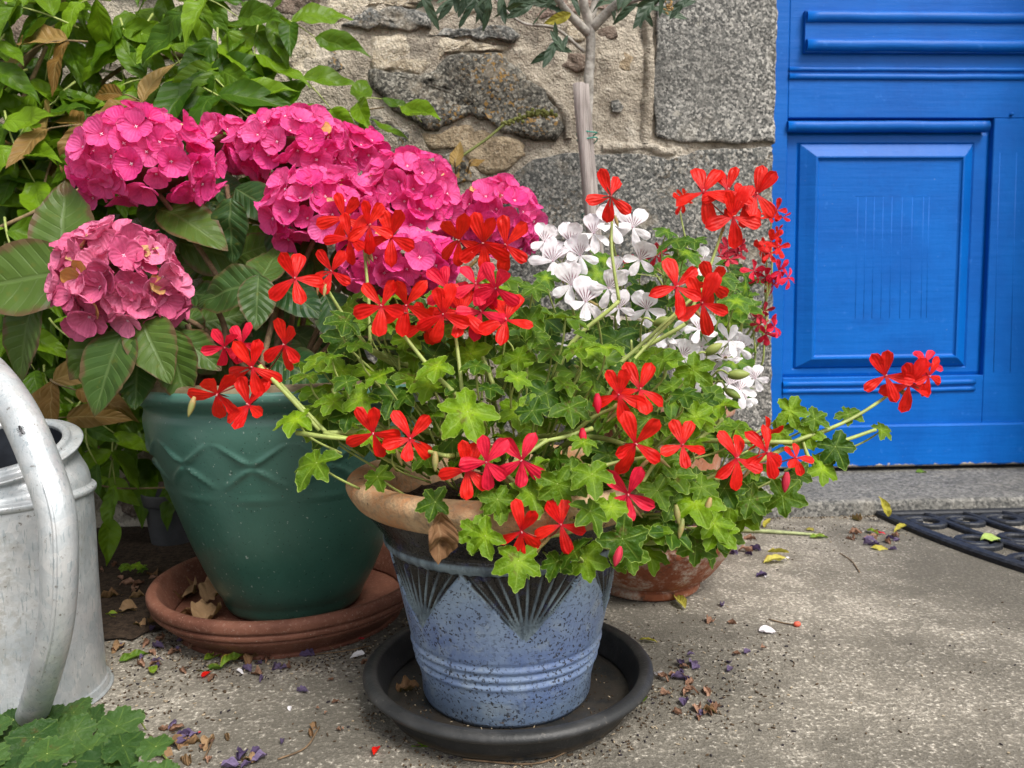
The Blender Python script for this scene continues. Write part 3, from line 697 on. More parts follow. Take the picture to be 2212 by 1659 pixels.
pr = sprof([(.115, 0), (.122, .003), (.135, .12), (rO - .016, zO - .07), (rO - .012, zO - .052), (rO, zO - .048), (rO + .001, zO - .01), (rO - .004, zO), (rO - .018, zO), (rO - .024, zO - .03), (rO - .05, zO - .08)], 6)
V, F, _ = lathe(pr, 120, OX, OY, lambda th, i, r, z: .0010 * nz((math.cos(th), math.sin(th), z * 5), 5, 3))
obj('body', mesh('body', V, F, terracotta('pale_terracotta', (.36, .14, .075), (.50, .25, .16), .55)), opot)
soil(opot, OX, OY, rO - .02, zO - .03)
# small grey nursery pot in the dark corner
q0 = G(352, 1188); npot = thing('nursery_pot', 'small dark grey plastic nursery pot tucked behind the green pot', 'pot', (q0.x, q0.y + .06, 0))
V, F, _ = lathe(sprof([(.042, 0), (.045, .002), (.056, .085), (.060, .087), (.062, .110), (.059, .112), (.055, .10), (.044, .01)], 4), 48, q0.x, q0.y + .06)
obj('body', mesh('body', V, F, plain('grey_plastic', (.06, .062, .068), .5, .4, 0, .15, 40, 0)), npot)

# ------------------------------------------------------------------ watering can
def galv():
    m = M('galvanised_zinc'); c = m.co()
    v = m.n('SeparateColor', {0: m.vor(85, c, 'Color')}).outputs[0]; a = m.noise(24, 5, .65, c); f = m.noise(120, 4, .7, c)
    sc = m.noise(1.0, 3, .6, m.n('Mapping', {'Vector': c, 'Scale': (380, 380, 60), 'Rotation': (.5, .9, .3)}).outputs[0])
    col = m.mix(m.step(a, .3, .7), (.46, .48, .49), (.66, .67, .67)); col = m.mix(m.ma('MULTIPLY', v, .42), col, (.30, .36, .39))
    col = m.mix(m.step(sc, .58, .66, 0, .55), col, (.22, .28, .31)); col = m.mix(m.step(f, .63, .70, 0, .8), col, (.13, .11, .09)); col = m.mix(m.ma('MULTIPLY', m.step(m.noise(5, 4, .6, c), .5, .7), m.step(f, .4, .6)), col, (.34, .33, .29))
    rg = m.ma('ADD', m.ma('MULTIPLY', v, .22), m.ma('MULTIPLY_ADD', a, .2, .24))
    return m.done(m.pbr(col, rg, m.bump(m.ma('ADD', f, m.ma('MULTIPLY', sc, .5)), .0012, .5), .5, .45))
M_GALV = galv()
M_GALVD = plain('can_interior', (.03, .035, .045), .6, .3, .3, .3, 30, 0)
WU, WYc = 18, .975
WX = P(WU, 1300, WYc).x
can = thing('watering_can', 'scuffed galvanised steel watering can with thick tubular handle', 'watering can', (WX, WYc, 0))
kk = WYc / FPX
zs = zc_(1062, WU, WYc); ztp = zc_(968, WU, WYc)
rC = 186 * kk * .90
pr = [(.02, .0), (rC + .008, .0), (rC + .011, .003), (rC + .009, .010), (rC + .006, .02), (rC + .005, .09), (rC + .004, zs - .016), (rC + .003, zs - .008)]
V, F, _ = lathe(sprof(pr, 5), 120, WX, WYc, lambda th, i, r, z: .0012 * nz((math.cos(th), math.sin(th), z * 6), 3, 3)); obj('body', mesh('body', V, F, M_GALV), can)
pr = [(rC + .003, zs - .009), (rC + .007, zs - .006), (rC + .0075, zs - .001), (rC + .004, zs + .002), (rC + .002, zs + .004)]
V, F, _ = lathe(sprof(pr, 4), 120, WX, WYc); obj('seam_ring', mesh('seam_ring', V, F, M_GALV), can)
ro_ = 126 * kk
pr = [(rC + .002, zs + .003), (rC - .001, zs + .016), (rC - .012, zs + .036), (ro_ + .020, ztp - .004), (ro_ + .008, ztp - .003), (ro_ + .005, ztp + .003), (ro_, ztp + .005), (ro_ - .004, ztp + .001), (ro_ - .002, ztp - .006)]
V, F, _ = lathe(sprof(pr, 6), 120, WX, WYc); V = [(x, y, z + .30 * (y - WYc) * max(0, min(1, (z - zs - .004) / (ztp - zs - .012)))) for x, y, z in V]; obj('shoulder', mesh('shoulder', V, F, M_GALV), can)
pr = [(ro_ - .003, ztp - .003), (ro_ + .004, ztp - .03), (rC - .012, zs - .04), (rC - .01, .06), (.01, .05)]
V, F, _ = lathe(sprof(pr, 4), 60, WX, WYc); V = [(x, y, z + .30 * (y - WYc) * max(0, min(1, (z - zs + .02) / (ztp - zs + .01)))) for x, y, z in V]; obj('inside', mesh('inside', V, F, M_GALVD), can)
hp = curve([P(-165, 745, .99), P(-95, 755, .93), P(-28, 800, .875), P(36, 885, .835), P(86, 995, .808), P(122, 1110, .793), P(128, 1230, .79), P(122, 1340, .797), P(104, 1430, .812), P(84, 1500, .838), P(72, 1536, .868), P(64, 1552, .90)], 8)
b = B(); nn = len(hp); b.tube(hp, [.0178 + .0012 * math.sin(i / nn * 6) for i in range(nn)], 24); hd = obj('handle', b.mesh('handle', M_GALV), can)
sd = (CB + CR * .35).normalized()
b = B(); b.tube([p + sd * .0176 for p in hp], .0022, 7); obj('handle_seam', b.mesh('handle_seam', M_GALV), hd)
b = B(); sp = Vector((WX - rC * .7, WYc - .02, .06)); b.tube(curve([sp, sp + Vector((-.16, -.03, .12)), sp + Vector((-.30, -.05, .27))], 6), [.03 - .0010 * i for i in range(13)], 20); obj('spout', b.mesh('spout', M_GALV), can)
fp = P(68, 928, .83) ; 
iN = min(range(nn), key=lambda i: (hp[i] - fp).length); fc = hp[iN] + sd * .0216; tdir = (hp[iN + 1] - hp[iN - 1]).normalized()
fly = thing('house_fly', 'small black fly sitting on the watering can handle', 'fly', fc)
def ell(b, c, ax, ra, rb, mi=0, n=10, k=8):
    u = ax.normalized(); w_ = u.orthogonal().normalized(); x = u.cross(w_); V = []
    for i in range(n + 1):
        a = math.pi * i / n
        for j in range(k): t = 2 * math.pi * j / k; V.append(c + u * ra * -math.cos(a) + (w_ * math.cos(t) + x * math.sin(t)) * rb * max(.02, math.sin(a)))
    b.add(V, [(i * k + j, i * k + (j + 1) % k, (i + 1) * k + (j + 1) % k, (i + 1) * k + j) for i in range(n) for j in range(k)], mi)
b = B(); ell(b, fc, tdir, .0022, .0016); ell(b, fc - tdir * .003, tdir, .0012, .0013); ell(b, fc + tdir * .0035, tdir, .0028, .0015)
for sg in (-1, 1):
    for q in (-1, 0, 1):
        l = tdir.cross(sd).normalized() * sg; b.tube([fc + tdir * q * .0012, fc + l * .003 + tdir * q * .002 + sd * .0008, fc + l * .0048 + tdir * q * .0035 - sd * .003], .00022, 4)
obj('body', b.mesh('body', plain('fly_black', (.012, .012, .014), .4, .5, 0, .2, 40, 0)), fly)
for sg in (-1, 1):
    l = tdir.cross(sd).normalized() * sg; a0 = fc + sd * .0012
    obj('wing', mesh('wing', [a0, a0 + l * .0022 + tdir * .003, a0 + l * .003 + tdir * .0065, a0 + l * .0008 + tdir * .007], [(0, 1, 2, 3)], plain('fly_wing', (.16, .16, .17), .3, .5, 0, .1, 40, 0), smooth=False), fly)

# ------------------------------------------------------------------ rubber mat
def mat_scroll():
    a0 = G(1866, 1122); e = G(2212, 1272)
    Y0 = 1.745
    m = M('black_rubber'); c = m.co(); a = m.noise(90, 4, .65, c)
    col = m.mix(m.step(a, .4, .7), (.012, .014, .019), (.030, .033, .040)); rub = m.done(m.pbr(col, .55, m.bump(a, .0015, .6), .35))
    hw, dp = .47, .84
    cx = a0.x + hw + .045
    t = thing('door_mat', 'black rubber half round scrollwork door mat before the step', 'door mat', (cx, Y0 - .1, 0))
    def ribbon(name, pts, w_, z1=.011, closed=False):
        pts = [Vector((p[0], p[1], 0)) for p in pts]; n = len(pts); V = []; F = []
        for i, p in enumerate(pts):
            tt = (pts[(i + 1) % n if closed else min(i + 1, n - 1)] - pts[i - 1 if closed else max(i - 1, 0)]); tt = Vector((1, 0, 0)) if tt.length < 1e-7 else tt.normalized(); s_ = Vector((-tt.y, tt.x, 0))
            for (q, z) in ((-1, 0), (-1, z1 * .7), (-.7, z1), (.7, z1), (1, z1 * .7), (1, 0)): V.append(p + s_ * q * w_ / 2 + Vector((0, 0, z)))
        k = 6; R_ = n if closed else n - 1
        F = [(i * k + j, ((i + 1) % n) * k + j, ((i + 1) % n) * k + j + 1, i * k + j + 1) for i in range(R_) for j in range(k - 1)]
        if not closed: F += [tuple(range(k)), tuple((n - 1) * k + j for j in range(k))[::-1]]
        return obj(name, mesh(name, V, F, rub, smooth=False), t)
    def el(s_, a): return (cx - math.cos(a) * hw * s_, Y0 - math.sin(a) * dp * s_)
    ribbon('border', [el(.975, math.pi * i / 60) for i in range(61)], .030, .013)
    ribbon('border', [(cx - hw + .0 + 2 * hw * i / 20, Y0 - .004) for i in range(21)], .026, .0125)
    ribbon('inner_arch', [(p[0], p[1] - .012) for p in [el(.765, math.pi * i / 40) for i in range(41)]], .018)
    ribbon('inner_arch', [(p[0], p[1] - .012) for p in [el(.565, math.pi * i / 32) for i in range(33)]], .016, .0115)
    ribbon('inner_arch', [(p[0], p[1] - .012) for p in [el(.365, math.pi * i / 28) for i in range(29)]], .016, .0112)
    for s_, num, rr in ((.865, 15, .050), (.665, 12, .046), (.46, 9, .044), (.26, 5, .048)):
        for k in range(num):
            a = math.pi * (k + .5) / num; c_ = el(s_, a); c_ = (c_[0], c_[1] - .006); sg = 1 if k % 2 else -1
            pts = []
            for i in range(30):
                q = i / 29; w_ = a + sg * q * 2.6 * math.pi; r_ = rr * (1 - .62 * q); pts.append((c_[0] - math.cos(w_) * r_ * 1.05, c_[1] - math.sin(w_) * r_ * .95))
            ribbon('scroll', pts, .0165, .0105 + .0003 * (k % 3))
mat_scroll()

# ------------------------------------------------------------------ leaf and petal shapes
def leafgrid(W_, a, b_, n=14, m_=3, serr=0.0, nser=16, fold=.25, droop=.25, wave=.03, quilt=.0, nv=7, seed=0, curl=0.0, thick=0):
    V = []; UV = []
    for i in range(n + 1):
        t = i / n
        w_ = W_ * (math.sin(math.pi * min(1, max(0, t)) ** a) ** b_ if 0 < t < 1 else 0) + .004
        if serr: w_ *= 1 + serr * ((t * nser) % 1.0 - .5)
        for j in range(-m_, m_ + 1):
            s_ = j / m_; x = s_ * w_; z = fold * abs(x) - droop * t * t + wave * nz((x * 2, t * 2, seed), 2.2, seed) * 2
            z += quilt * math.sin(2 * math.pi * nv * (t - .25 * abs(s_))) * abs(s_) * (1.2 - abs(s_))
            y = t; 
            if curl: ang = curl * s_; r0 = max(w_, .01); x = math.sin(ang) / max(abs(curl), .01) * r0; z += (1 - math.cos(ang)) / max(abs(curl), .01) * r0
            V.append((x, y, z)); UV.append((.5 + .5 * s_, t))
    k = 2 * m_ + 1
    F = [(i * k + j, i * k + j + 1, (i + 1) * k + j + 1, (i + 1) * k + j) for i in range(n) for j in range(k - 1)]
    return V, F, UV
def leafset(name, mat_, num, seed0=0, **kw):
    out = []
    for q in range(num):
        rr = random.Random(seed0 + q); d = dict(kw)
        for key, (lo, hi) in d.pop('var', {}).items(): d[key] = rr.uniform(lo, hi)
        v, f, uv = leafgrid(seed=seed0 + q * 3.7, **d); out.append(mesh(name, v, f, mat_, uv))
    return out
def gerleaf(name, mat_, seed, depth=.40, teeth=.040, cup=.1, lobes=5, gap=64):
    V = [(0, 0, 0)]; UV = [(0, 0)]; n = 84; rings = [.14, .3, .48, .66, .82, .93, 1.0]; rr = random.Random(seed)
    ax = [(k - (lobes - 1) / 2) * gap + rr.uniform(-5, 5) for k in range(lobes)]; ln = [1 - .10 * abs(k - (lobes - 1) / 2) / 2 + rr.uniform(-.06, .06) for k in range(lobes)]
    dr_ = rr.uniform(.05, .32); tw = rr.uniform(-.15, .15)
    for q in rings:
        for k in range(n):
            th = -180 + 360 * k / n
            kb = min(range(lobes), key=lambda i: abs(th - ax[i])); d = abs(th - ax[kb]); h = gap / 2
            rad = ln[kb] * (1 - depth * min(1.35, d / h) ** 1.25 + teeth * math.cos(2 * math.pi * d / (h * .58)) * min(1, d / 8 + .5))
            rad = max(.28, rad); r_ = rad * (q if q < .9 else q); a = R(th)
            rr_ = r_ * (1 - (1 - q) * 0)
            x, y = math.sin(a) * r_, math.cos(a) * r_
            z = cup * q * q * (math.cos(math.pi * d / h) * -.5 + .15) - dr_ * (r_ ** 2) * .6 + tw * x * y + .12 * nz((x, y, seed), 2.6, seed) * q + .07 * nz((x, y, seed), 6.0, seed + 3) * q
            V.append((x, y, z * min(1, q * 3))); UV.append((q, min(1, d / h)))
    F = [(0, 1 + (k + 1) % n, 1 + k) for k in range(n)]
    for i in range(len(rings) - 1): F += [(1 + i * n + k, 1 + i * n + (k + 1) % n, 1 + (i + 1) * n + (k + 1) % n, 1 + (i + 1) * n + k) for k in range(n)]
    return mesh(name, V, F, mat_, UV)
def petalgrid(W_=.25, wide=.74, notch=.03, cup=.15, back=.15, n=10, m_=4, basew=.16, ruff=.02, seed=0, serr=0):
    V = []; UV = []
    for i in range(n + 1):
        t = i / n
        for j in range(-m_, m_ + 1):
            s_ = j / m_
            if t < wide: q = t / wide; w_ = W_ * (basew + (1 - basew) * (q * q * (3 - 2 * q)) ** .8)
            else: q = (t - wide) / (1 - wide); w_ = W_ * math.sqrt(max(0, 1 - q ** 2.4)) + .003
            x = s_ * w_; y = t - notch * (1 - min(1, abs(s_) * 2.2)) * max(0, (t - .8) / .2)
            if serr and t > .7: y += serr * math.sin(j * 2.6 + seed)
            z = cup * (x / max(W_, .01)) ** 2 * W_ - back * t * t + ruff * nz((x * 4, y * 3, seed), 2, seed) * t * 2
            V.append((x, y, z)); UV.append((.5 + .5 * s_, t))
    k = 2 * m_ + 1
    return V, [(i * k + j, i * k + j + 1, (i + 1) * k + j + 1, (i + 1) * k + j) for i in range(n) for j in range(k - 1)], UV
def petalset(name, mat_, num, seed0=0, **kw):
    out = []
    for q in range(num):
        rr = random.Random(seed0 + q); d = dict(kw); d['W_'] = d.get('W_', .25) * rr.uniform(.9, 1.1); d['back'] = rr.uniform(-.15, .42); d['cup'] = rr.uniform(-.35, .55); d['ruff'] = .05
        out.append(mesh(name, *petalgrid(seed=seed0 + q * 2.3, **d)[:2], mat_, petalgrid(seed=seed0 + q * 2.3, **d)[2]))
    return out
P_RED = petalset('petal', M_RED, 8, 1, W_=.235); P_ROSE = petalset('petal', M_ROSE, 5, 20, W_=.235); P_FADE = petalset('petal', M_FADE, 4, 30, W_=.20)
P_WHITE = petalset('petal', M_WHITE, 5, 40, W_=.24, wide=.7); P_WHV = petalset('petal', M_WHITEV, 4, 50, W_=.36, wide=.68)
L_GER = [gerleaf('leaf', M_GER, 100 + i, cup=.10 + .03 * (i % 4)) for i in range(8)]
L_GERW = [gerleaf('leaf', M_GERW, 150 + i, depth=.36) for i in range(5)]
L_WEED = [gerleaf('leaf', M_WEED, 180 + i, depth=.16, teeth=.05, cup=.05, gap=58) for i in range(5)]
L_HYD = leafset('leaf', M_HYD, 6, 210, W_=.33, a=.80, b_=.85, n=22, m_=5, serr=.07, nser=22, quilt=.016, nv=8, var={'fold': (.05, .3), 'droop': (.05, .4), 'wave': (.02, .05)})
L_VINE = leafset('leaf', M_VINE, 8, 240, W_=.21, a=.74, b_=1.05, n=14, m_=3, quilt=.008, nv=7, var={'fold': (.1, .5), 'droop': (0, .45), 'wave': (.02, .07)})
L_BRON = leafset('leaf', M_BRONZE, 4, 260, W_=.21, a=.72, b_=1.1, n=14, m_=3, quilt=.012, nv=8, var={'fold': (.1, .5), 'droop': (0, .4), 'wave': (.02, .07)})
L_OLV = leafset('leaf', M_OLIVE, 4, 280, W_=.13, a=.95, b_=.8, n=10, m_=2, var={'fold': (.0, .5), 'droop': (0, .3), 'wave': (.01, .04)})
def rv(s=1.0): return Vector((rnd.gauss(0, s), rnd.gauss(0, s), rnd.gauss(0, s)))
def stem(parent, pts, r0, r1, mat_=STEMG, name='stem', seg=7, n=8):
    c = curve(pts, n); k = len(c); b = B(); b.tube(c, [r0 + (r1 - r0) * i / (k - 1) for i in range(k)], seg)
    return obj(name, b.mesh(name, mat_), parent)
SEP = None
def flower_core():      # pale throat, five sepals
    b = B(); ell(b, Vector((0, 0, .02)), Vector((0, 0, 1)), .06, .035, 0, 6, 6)
    for a in (0, 72, 144, 216, 288):
        q = Matrix.Rotation(R(a + 36), 3, 'Z'); V, F, UV = leafgrid(.075, .9, .9, 5, 1, fold=.3, droop=.1)
        b.add([q @ Vector((v[0] * .42, v[1] * .42, v[2] * .42 - .03)) for v in V], F, 1)
    for k in range(5): b.tube([(0, 0, 0), (.02 * math.cos(k * 1.3), .02 * math.sin(k * 1.3), .16)], .008, 4, 2)
    return b
CORE_R = flower_core().mesh('flower', [plain('throat_red', (.60, .10, .12), .5, .3, 0, .1, 40, 0), M_SEPAL, plain('stamen', (.75, .42, .40), .5, .3, 0, .1, 40, 0)])
CORE_W = flower_core().mesh('flower', [plain('throat_white', (.55, .35, .42), .5, .3, 0, .1, 40, 0), plain('sepal_green', (.16, .19, .06), .6, .3, 0, .3, 60, 0), M_DOT])
def blossom(plant, pos, size, sets, core, nrm=None, upv=None, back=False, lower_scale=1.0, droop=0.0):
    """geranium flower: two upright petals, three spread below"""
    n_ = (nrm or (CB + CU * .15 + rv(.22))); u_ = (upv or (CU + CR * rnd.gauss(0, .16)))
    if back: n_ = -n_ + CU * .3
    L_ = size * .52
    f = obj('flower', core, plant, frame(pos, n_, u_, L_))
    fm = frame(pos, n_, u_, 1.0)
    for ang, which, sc in ((25, 0, 1.02), (-25, 0, 1.02), (116, 1, .98), (180, 1, 1.0), (-116, 1, .98)):
        ang += rnd.gauss(0, 8); tilt = R(rnd.gauss(18 if which == 0 else 8, 9))
        rm = Matrix.Rotation(R(-ang), 4, 'Z') @ Matrix.Translation((0, 0, .0006)) @ Matrix.Rotation(tilt, 4, 'X') @ Matrix.Rotation(R(rnd.gauss(0, 10)), 4, 'Y')
        s_ = L_ * sc * rnd.uniform(.92, 1.06) * (lower_scale if which else 1)
        obj('petal', rnd.choice(sets[which]), f, fm @ rm @ Matrix.Diagonal((s_ * rnd.uniform(.9, 1.08), s_, s_, 1)))
    return f
BUDM = None
def bud(plant, a, bpt, col=M_BUD, r=.0035):
    b = B(); d = bpt - a; n = 8
    b.tube([a + d * (i / n) for i in range(n + 1)], [max(.0007, r * math.sin(math.pi * min(1, .12 + .86 * i / n)) ** .8) for i in range(n + 1)], 7)
    return obj('bud', b.mesh('bud', col), plant)
def gleaf(plant, pos, dia, meshes, nrm, tipdir, root=None, pet=.05):
    l = obj('leaf', rnd.choice(meshes), plant, frame(pos, nrm, tipdir, dia * .5))
    if root is not None:
        d = (root - pos); ln = min(d.length, pet); e = pos + d.normalized() * ln + Vector((0, 0, -.35 * ln))
        b = B(); b.tube(curve([pos, pos - nrm.normalized() * ln * .35 + d.normalized() * ln * .2, e], 4), [.0009, .001, .0011, .0012, .0012, .0013, .0013, .0014, .0014], 5)
        obj('petiole', b.mesh('petiole', STEMG), l)
    return l
def inside(p, poly):
    x, y = p; c = False; j = len(poly) - 1
    for i in range(len(poly)):
        xi, yi = poly[i]; xj, yj = poly[j]
        if (yi > y) != (yj > y) and x < (xj - xi) * (y - yi) / (yj - yi) + xi: c = not c
        j = i
    return c
def poisson(poly, sp, tries=4000, avoid=None):
    pts = []; xs = [p[0] for p in poly]; ys = [p[1] for p in poly]
    for _ in range(tries):
        p = (rnd.uniform(min(xs), max(xs)), rnd.uniform(min(ys), max(ys)))
        if inside(p, poly) and not (avoid and avoid(p)) and all((p[0] - q[0]) ** 2 + (p[1] - q[1]) ** 2 > sp * sp for q in pts): pts.append(p)
    return pts

# ------------------------------------------------------------------ red ivy geranium in the blue pot
ger = thing('red_geranium', 'red ivy leaved geranium spilling over the blue pot', 'plant', (BX, BY, B_Z - .04))
ROOT = Vector((BX, BY + .02, B_Z - .03))
RED = [  # (stalk foot (u,v,y), depth of the flowers, [(u,v,height)...])
 ((800, 758, .91), .92, [(755, 515, 100), (742, 470, 92), (797, 487, 100), (845, 512, 106)]),
 ((797, 752, .90), .88, [(717, 587, 88), (637, 602, 108)]),
 ((1045, 650, .96), .95, [(992, 518, 104), (1045, 525, 108), (1093, 530, 104)]),
 ((1000, 865, .80), .83, [(825, 662, 112), (878, 659, 112), (965, 622, 88), (1028, 615, 92), (1072, 622, 96), (957, 679, 106), (998, 675, 110), (1040, 674, 104), (1093, 692, 110), (918, 702, 88)]),
 ((705, 935, .82), .81, [(544, 794, 112), (469, 850, 108), (538, 876, 108), (615, 745, 98), (484, 749, 82), (525, 741, 72)]),
 ((965, 985, .76), .77, [(806, 935, 106), (886, 948, 108)]),
 ((1180, 952, .78), .745, [(1009, 1015, 112), (1051, 998, 106), (1128, 994, 106)]),
 ((1300, 1110, .76), .725, [(1126, 1147, 112), (1212, 1134, 112)]),
 ((1240, 935, .82), .785, [(1337, 853, 108), (1382, 842, 112)]),
 ((1290, 1010, .78), .765, [(1372, 958, 122), (1474, 962, 98)]),
 ((1425, 985, .78), .755, [(1357, 1067, 112)]),
 ((1470, 1060, .84), .80, [(1590, 990, 112), (1656, 977, 108), (1650, 940, 82), (1719, 990, 66)]),
 ((1275, 905, .86), .88, [(1460, 620, 112), (1517, 655, 114), (1535, 612, 88)]),
 ((1480, 700, .95), .95, [(1519, 416, 112), (1572, 412, 102), (1634, 420, 104), (1583, 468, 112), (1606, 442, 76)]),
 ((1712, 955, .84), .85, [(1912, 812, 104), (1963, 832, 104), (1998, 785, 66), (2005, 812, 78)]),
 ((1337, 650, .98), .99, [(1320, 424, 98)]),
]
for ci, (ft, yc, fl) in enumerate(RED):
    foot = P(*ft); mu = sum(f[0] for f in fl) / len(fl); mv = sum(f[1] for f in fl) / len(fl)
    node = P(mu + (ft[0] - mu) * .12, mv + 22 + (ft[1] - mv) * .06, yc + .022)
    if ci == 4: node = P(580, 800, yc + .03)
    if ci == 1: node = P(697, 608, yc + .015)
    mid = foot.lerp(node, .5) + rv(.004)
    stem(ger, [foot, mid, node], .0024, .0017, STEMG, 'flower_stalk')
    stem(ger, [ROOT + Vector((rnd.uniform(-.06, .06), rnd.uniform(-.06, .06), 0)), ROOT.lerp(foot, .5) + Vector((0, 0, .03)) + rv(.01), foot], .0038, .0027, STEMG)
    bck = ci == 15
    for fi, (u, v, h) in enumerate(fl):
        dpt = yc + rnd.uniform(-.012, .012) + (.018 if h < 95 else 0)
        pos = P(u, v, dpt)
        st_ = (P_ROSE, P_ROSE) if (ci, fi) in ((3, 2), (3, 3), (3, 4), (3, 7), (4, 4), (4, 5), (6, 1), (6, 2), (14, 2), (10, 0)) else (P_RED, P_RED)
        blossom(ger, pos, px(h, dpt) * 1.12, st_, CORE_R, back=bck)
        stem(ger, [node, node.lerp(pos, .5) + Vector((0, 0, -.002)), pos - CB * .003], .0008, .0009, STEMR, 'pedicel', 5, 4)
    for k in range(2 if len(fl) > 1 else 1):
        a = node + rv(.003); e = a + (CU * -.016 + CR * rnd.uniform(-.02, .02) + CB * .006); bud(ger, a, e, M_BUD, .0024)
for (u, v, y, c_) in ((1258, 925, .79, M_ROSE), (1290, 850, .79, M_ROSE), (420, 857, .80, M_BUD), (1700, 1020, .8, M_FADE), (1340, 1180, .73, M_FADE), (940, 975, .75, M_BUD), (1460, 1090, .76, M_BUD), (1475, 1120, .76, M_BUD), (1535, 1075, .77, M_BUD)):
    a = P(u, v, y); e = P(u + rnd.uniform(-14, 14), v + 44, y - .006); bud(ger, a, e, c_, .0045 if c_ is not M_BUD else .0034)
HAND = [(1010,890,160,.765),(640,905,112,.80),(683,1000,132,.755),(850,855,120,.84),(720,868,96,.83),(800,700,96,.93),(1120,772,104,.86),(1040,740,90,.9),(1300,992,124,.755),(1120,1212,128,.722),(1240,1192,112,.722),
 (1048,1158,112,.725),(1345,1165,132,.73),(1085,1085,112,.75),(940,1085,92,.765),(815,1030,84,.785),(1500,1085,140,.775),(1450,1150,132,.76),(1565,1055,112,.80),(1690,1072,112,.81),(1705,888,92,.85),(1760,905,76,.85),
 (1745,940,80,.845),(1775,1012,92,.835),(1805,965,104,.84),(1832,895,70,.86),(1905,930,62,.865),(1798,985,56,.85),(1722,1022,76,.83),(1680,935,80,.85),(1180,850,122,.81),(1120,885,112,.8),(1150,1010,112,.765),(1232,1030,112,.765),(1430,1000,100,.79),(1545,1150,112,.79),(1400,905,100,.81),
 (1170,1060,96,.755),(1230,880,116,.80),(780,860,100,.83),(930,830,112,.83),(1000,770,96,.87),(900,760,100,.89),(740,800,92,.87),(1420,1060,104,.77),(1320,1095,100,.755),(1500,900,112,.84),(1620,1080,100,.80)]
def clear(u, v, y):      # keep leaves from covering the blossoms
    for (_, yc, fl) in RED:
        for (fu, fv, h) in fl:
            if abs(u - fu) < 74 and abs(v - fv) < 80 and y < yc + .03: y = yc + .035 + rnd.uniform(0, .02)
    return y
for (u, v, d_, y) in HAND:
    y = clear(u, v, y) if v < 1000 else y
    pos = P(u, v, y); n_ = CB * .75 + CU * .55 + rv(.22); out = CR * ((u - 1150) / 500) - CU * .9 + rv(.45)
    gleaf(ger, pos, px(d_, y) * 1.0, L_GER, n_, out, ROOT, .055)
FILL = [(760, 650), (1130, 590), (1190, 640), (1260, 720), (1480, 780), (1560, 840), (1600, 930), (1660, 1010), (1640, 1110), (1580, 1165), (1500, 1190), (1330, 1200), (1120, 1190), (1040, 1120), (990, 1010), (880, 990), (720, 960), (650, 880), (670, 780)]
inner = B()
def frontY(u, v): return .93 - .17 * math.sqrt(max(0, 1 - ((u - 1150) / 620) ** 2 - ((v - 880) / 480) ** 2))
for lay, (sp, dy, sz) in enumerate(((56, .030, (70, 108)), (66, .085, (80, 118)), (58, .155, (84, 124)))):
    for (u, v) in poisson(FILL, sp, 2600):
        y = frontY(u, v) + dy + rnd.uniform(-.02, .03)
        if v > 1060 and lay: y = min(y, .88)
        y = clear(u, v, y)
        pos = P(u, v, y)
        n_ = CB * .55 + CU * .75 + rv(.32); out = CR * ((u - 1150) / 500) - CU * .7 + rv(.55)
        if lay < 2: gleaf(ger, pos, px(rnd.uniform(*sz), y), L_GER, n_, out, ROOT, .06)
        else:
            me = rnd.choice(L_GER); fm = frame(pos, n_, out, px(rnd.uniform(*sz), y) * .5); uvl = [(0, 0)] * len(me.vertices); ul = me.uv_layers[0].data
            for l in me.loops: uvl[l.vertex_index] = tuple(ul[l.index].uv)
            inner.add([fm @ q.co for q in me.vertices], [tuple(f.vertices) for f in me.polygons], 0, uvl)
for (u, v) in poisson([(1020, 1060), (1180, 1030), (1450, 1010), (1590, 1090), (1540, 1170), (1400, 1225), (1200, 1235), (1100, 1225), (1025, 1160)], 56, 900, avoid=lambda p: any(abs(p[0] - q[0]) < 62 and abs(p[1] - q[1]) < 66 for q in ((1126, 1147), (1212, 1134), (1357, 1067), (1590, 990)))):
    y = BY - B_R - rnd.uniform(.002, .022) + max(0, (u - 1300) / 300) * .07
    gleaf(ger, P(u, v, y), px(rnd.uniform(84, 122), y), L_GER, CB * .8 + CU * .5 + rv(.28), -CU + CR * ((u - 1200) / 500) + rv(.4), ROOT + Vector((0, 0, .05)), .06)
tag(obj('foliage_inside', inner.mesh('foliage_inside', M_GER), ger), kind='stuff')
for (a, bq) in (((1000, 865, .80), (870, 722, .84)), ((700, 935, .82), (760, 948, .80)), ((560, 790, .82), (690, 930, .815)), ((1065, 830, .85), (1020, 720, .87)), ((1280, 925, .80), (1165, 955, .79)), ((1300, 820, .9), (1500, 640, .92)), ((640, 935, .81), (775, 950, .80)),
              ((1690, 970, .85), (1892, 928, .86)), ((1760, 1005, .84), (1735, 955, .845)), ((720, 840, .86), (755, 930, .84)), ((1560, 905, .88), (1440, 1010, .82)), ((820, 800, .9), (905, 920, .85))):
    p0, p1 = P(*a), P(*bq); stem(ger, [p0, p0.lerp(p1, .5) + rv(.003), p1], .0028, .002, STEMG)
stem(ger, [ROOT, P(1480, 1050, .86), P(1640, 995, .85), P(1690, 970, .85)], .004, .003, STEMG)

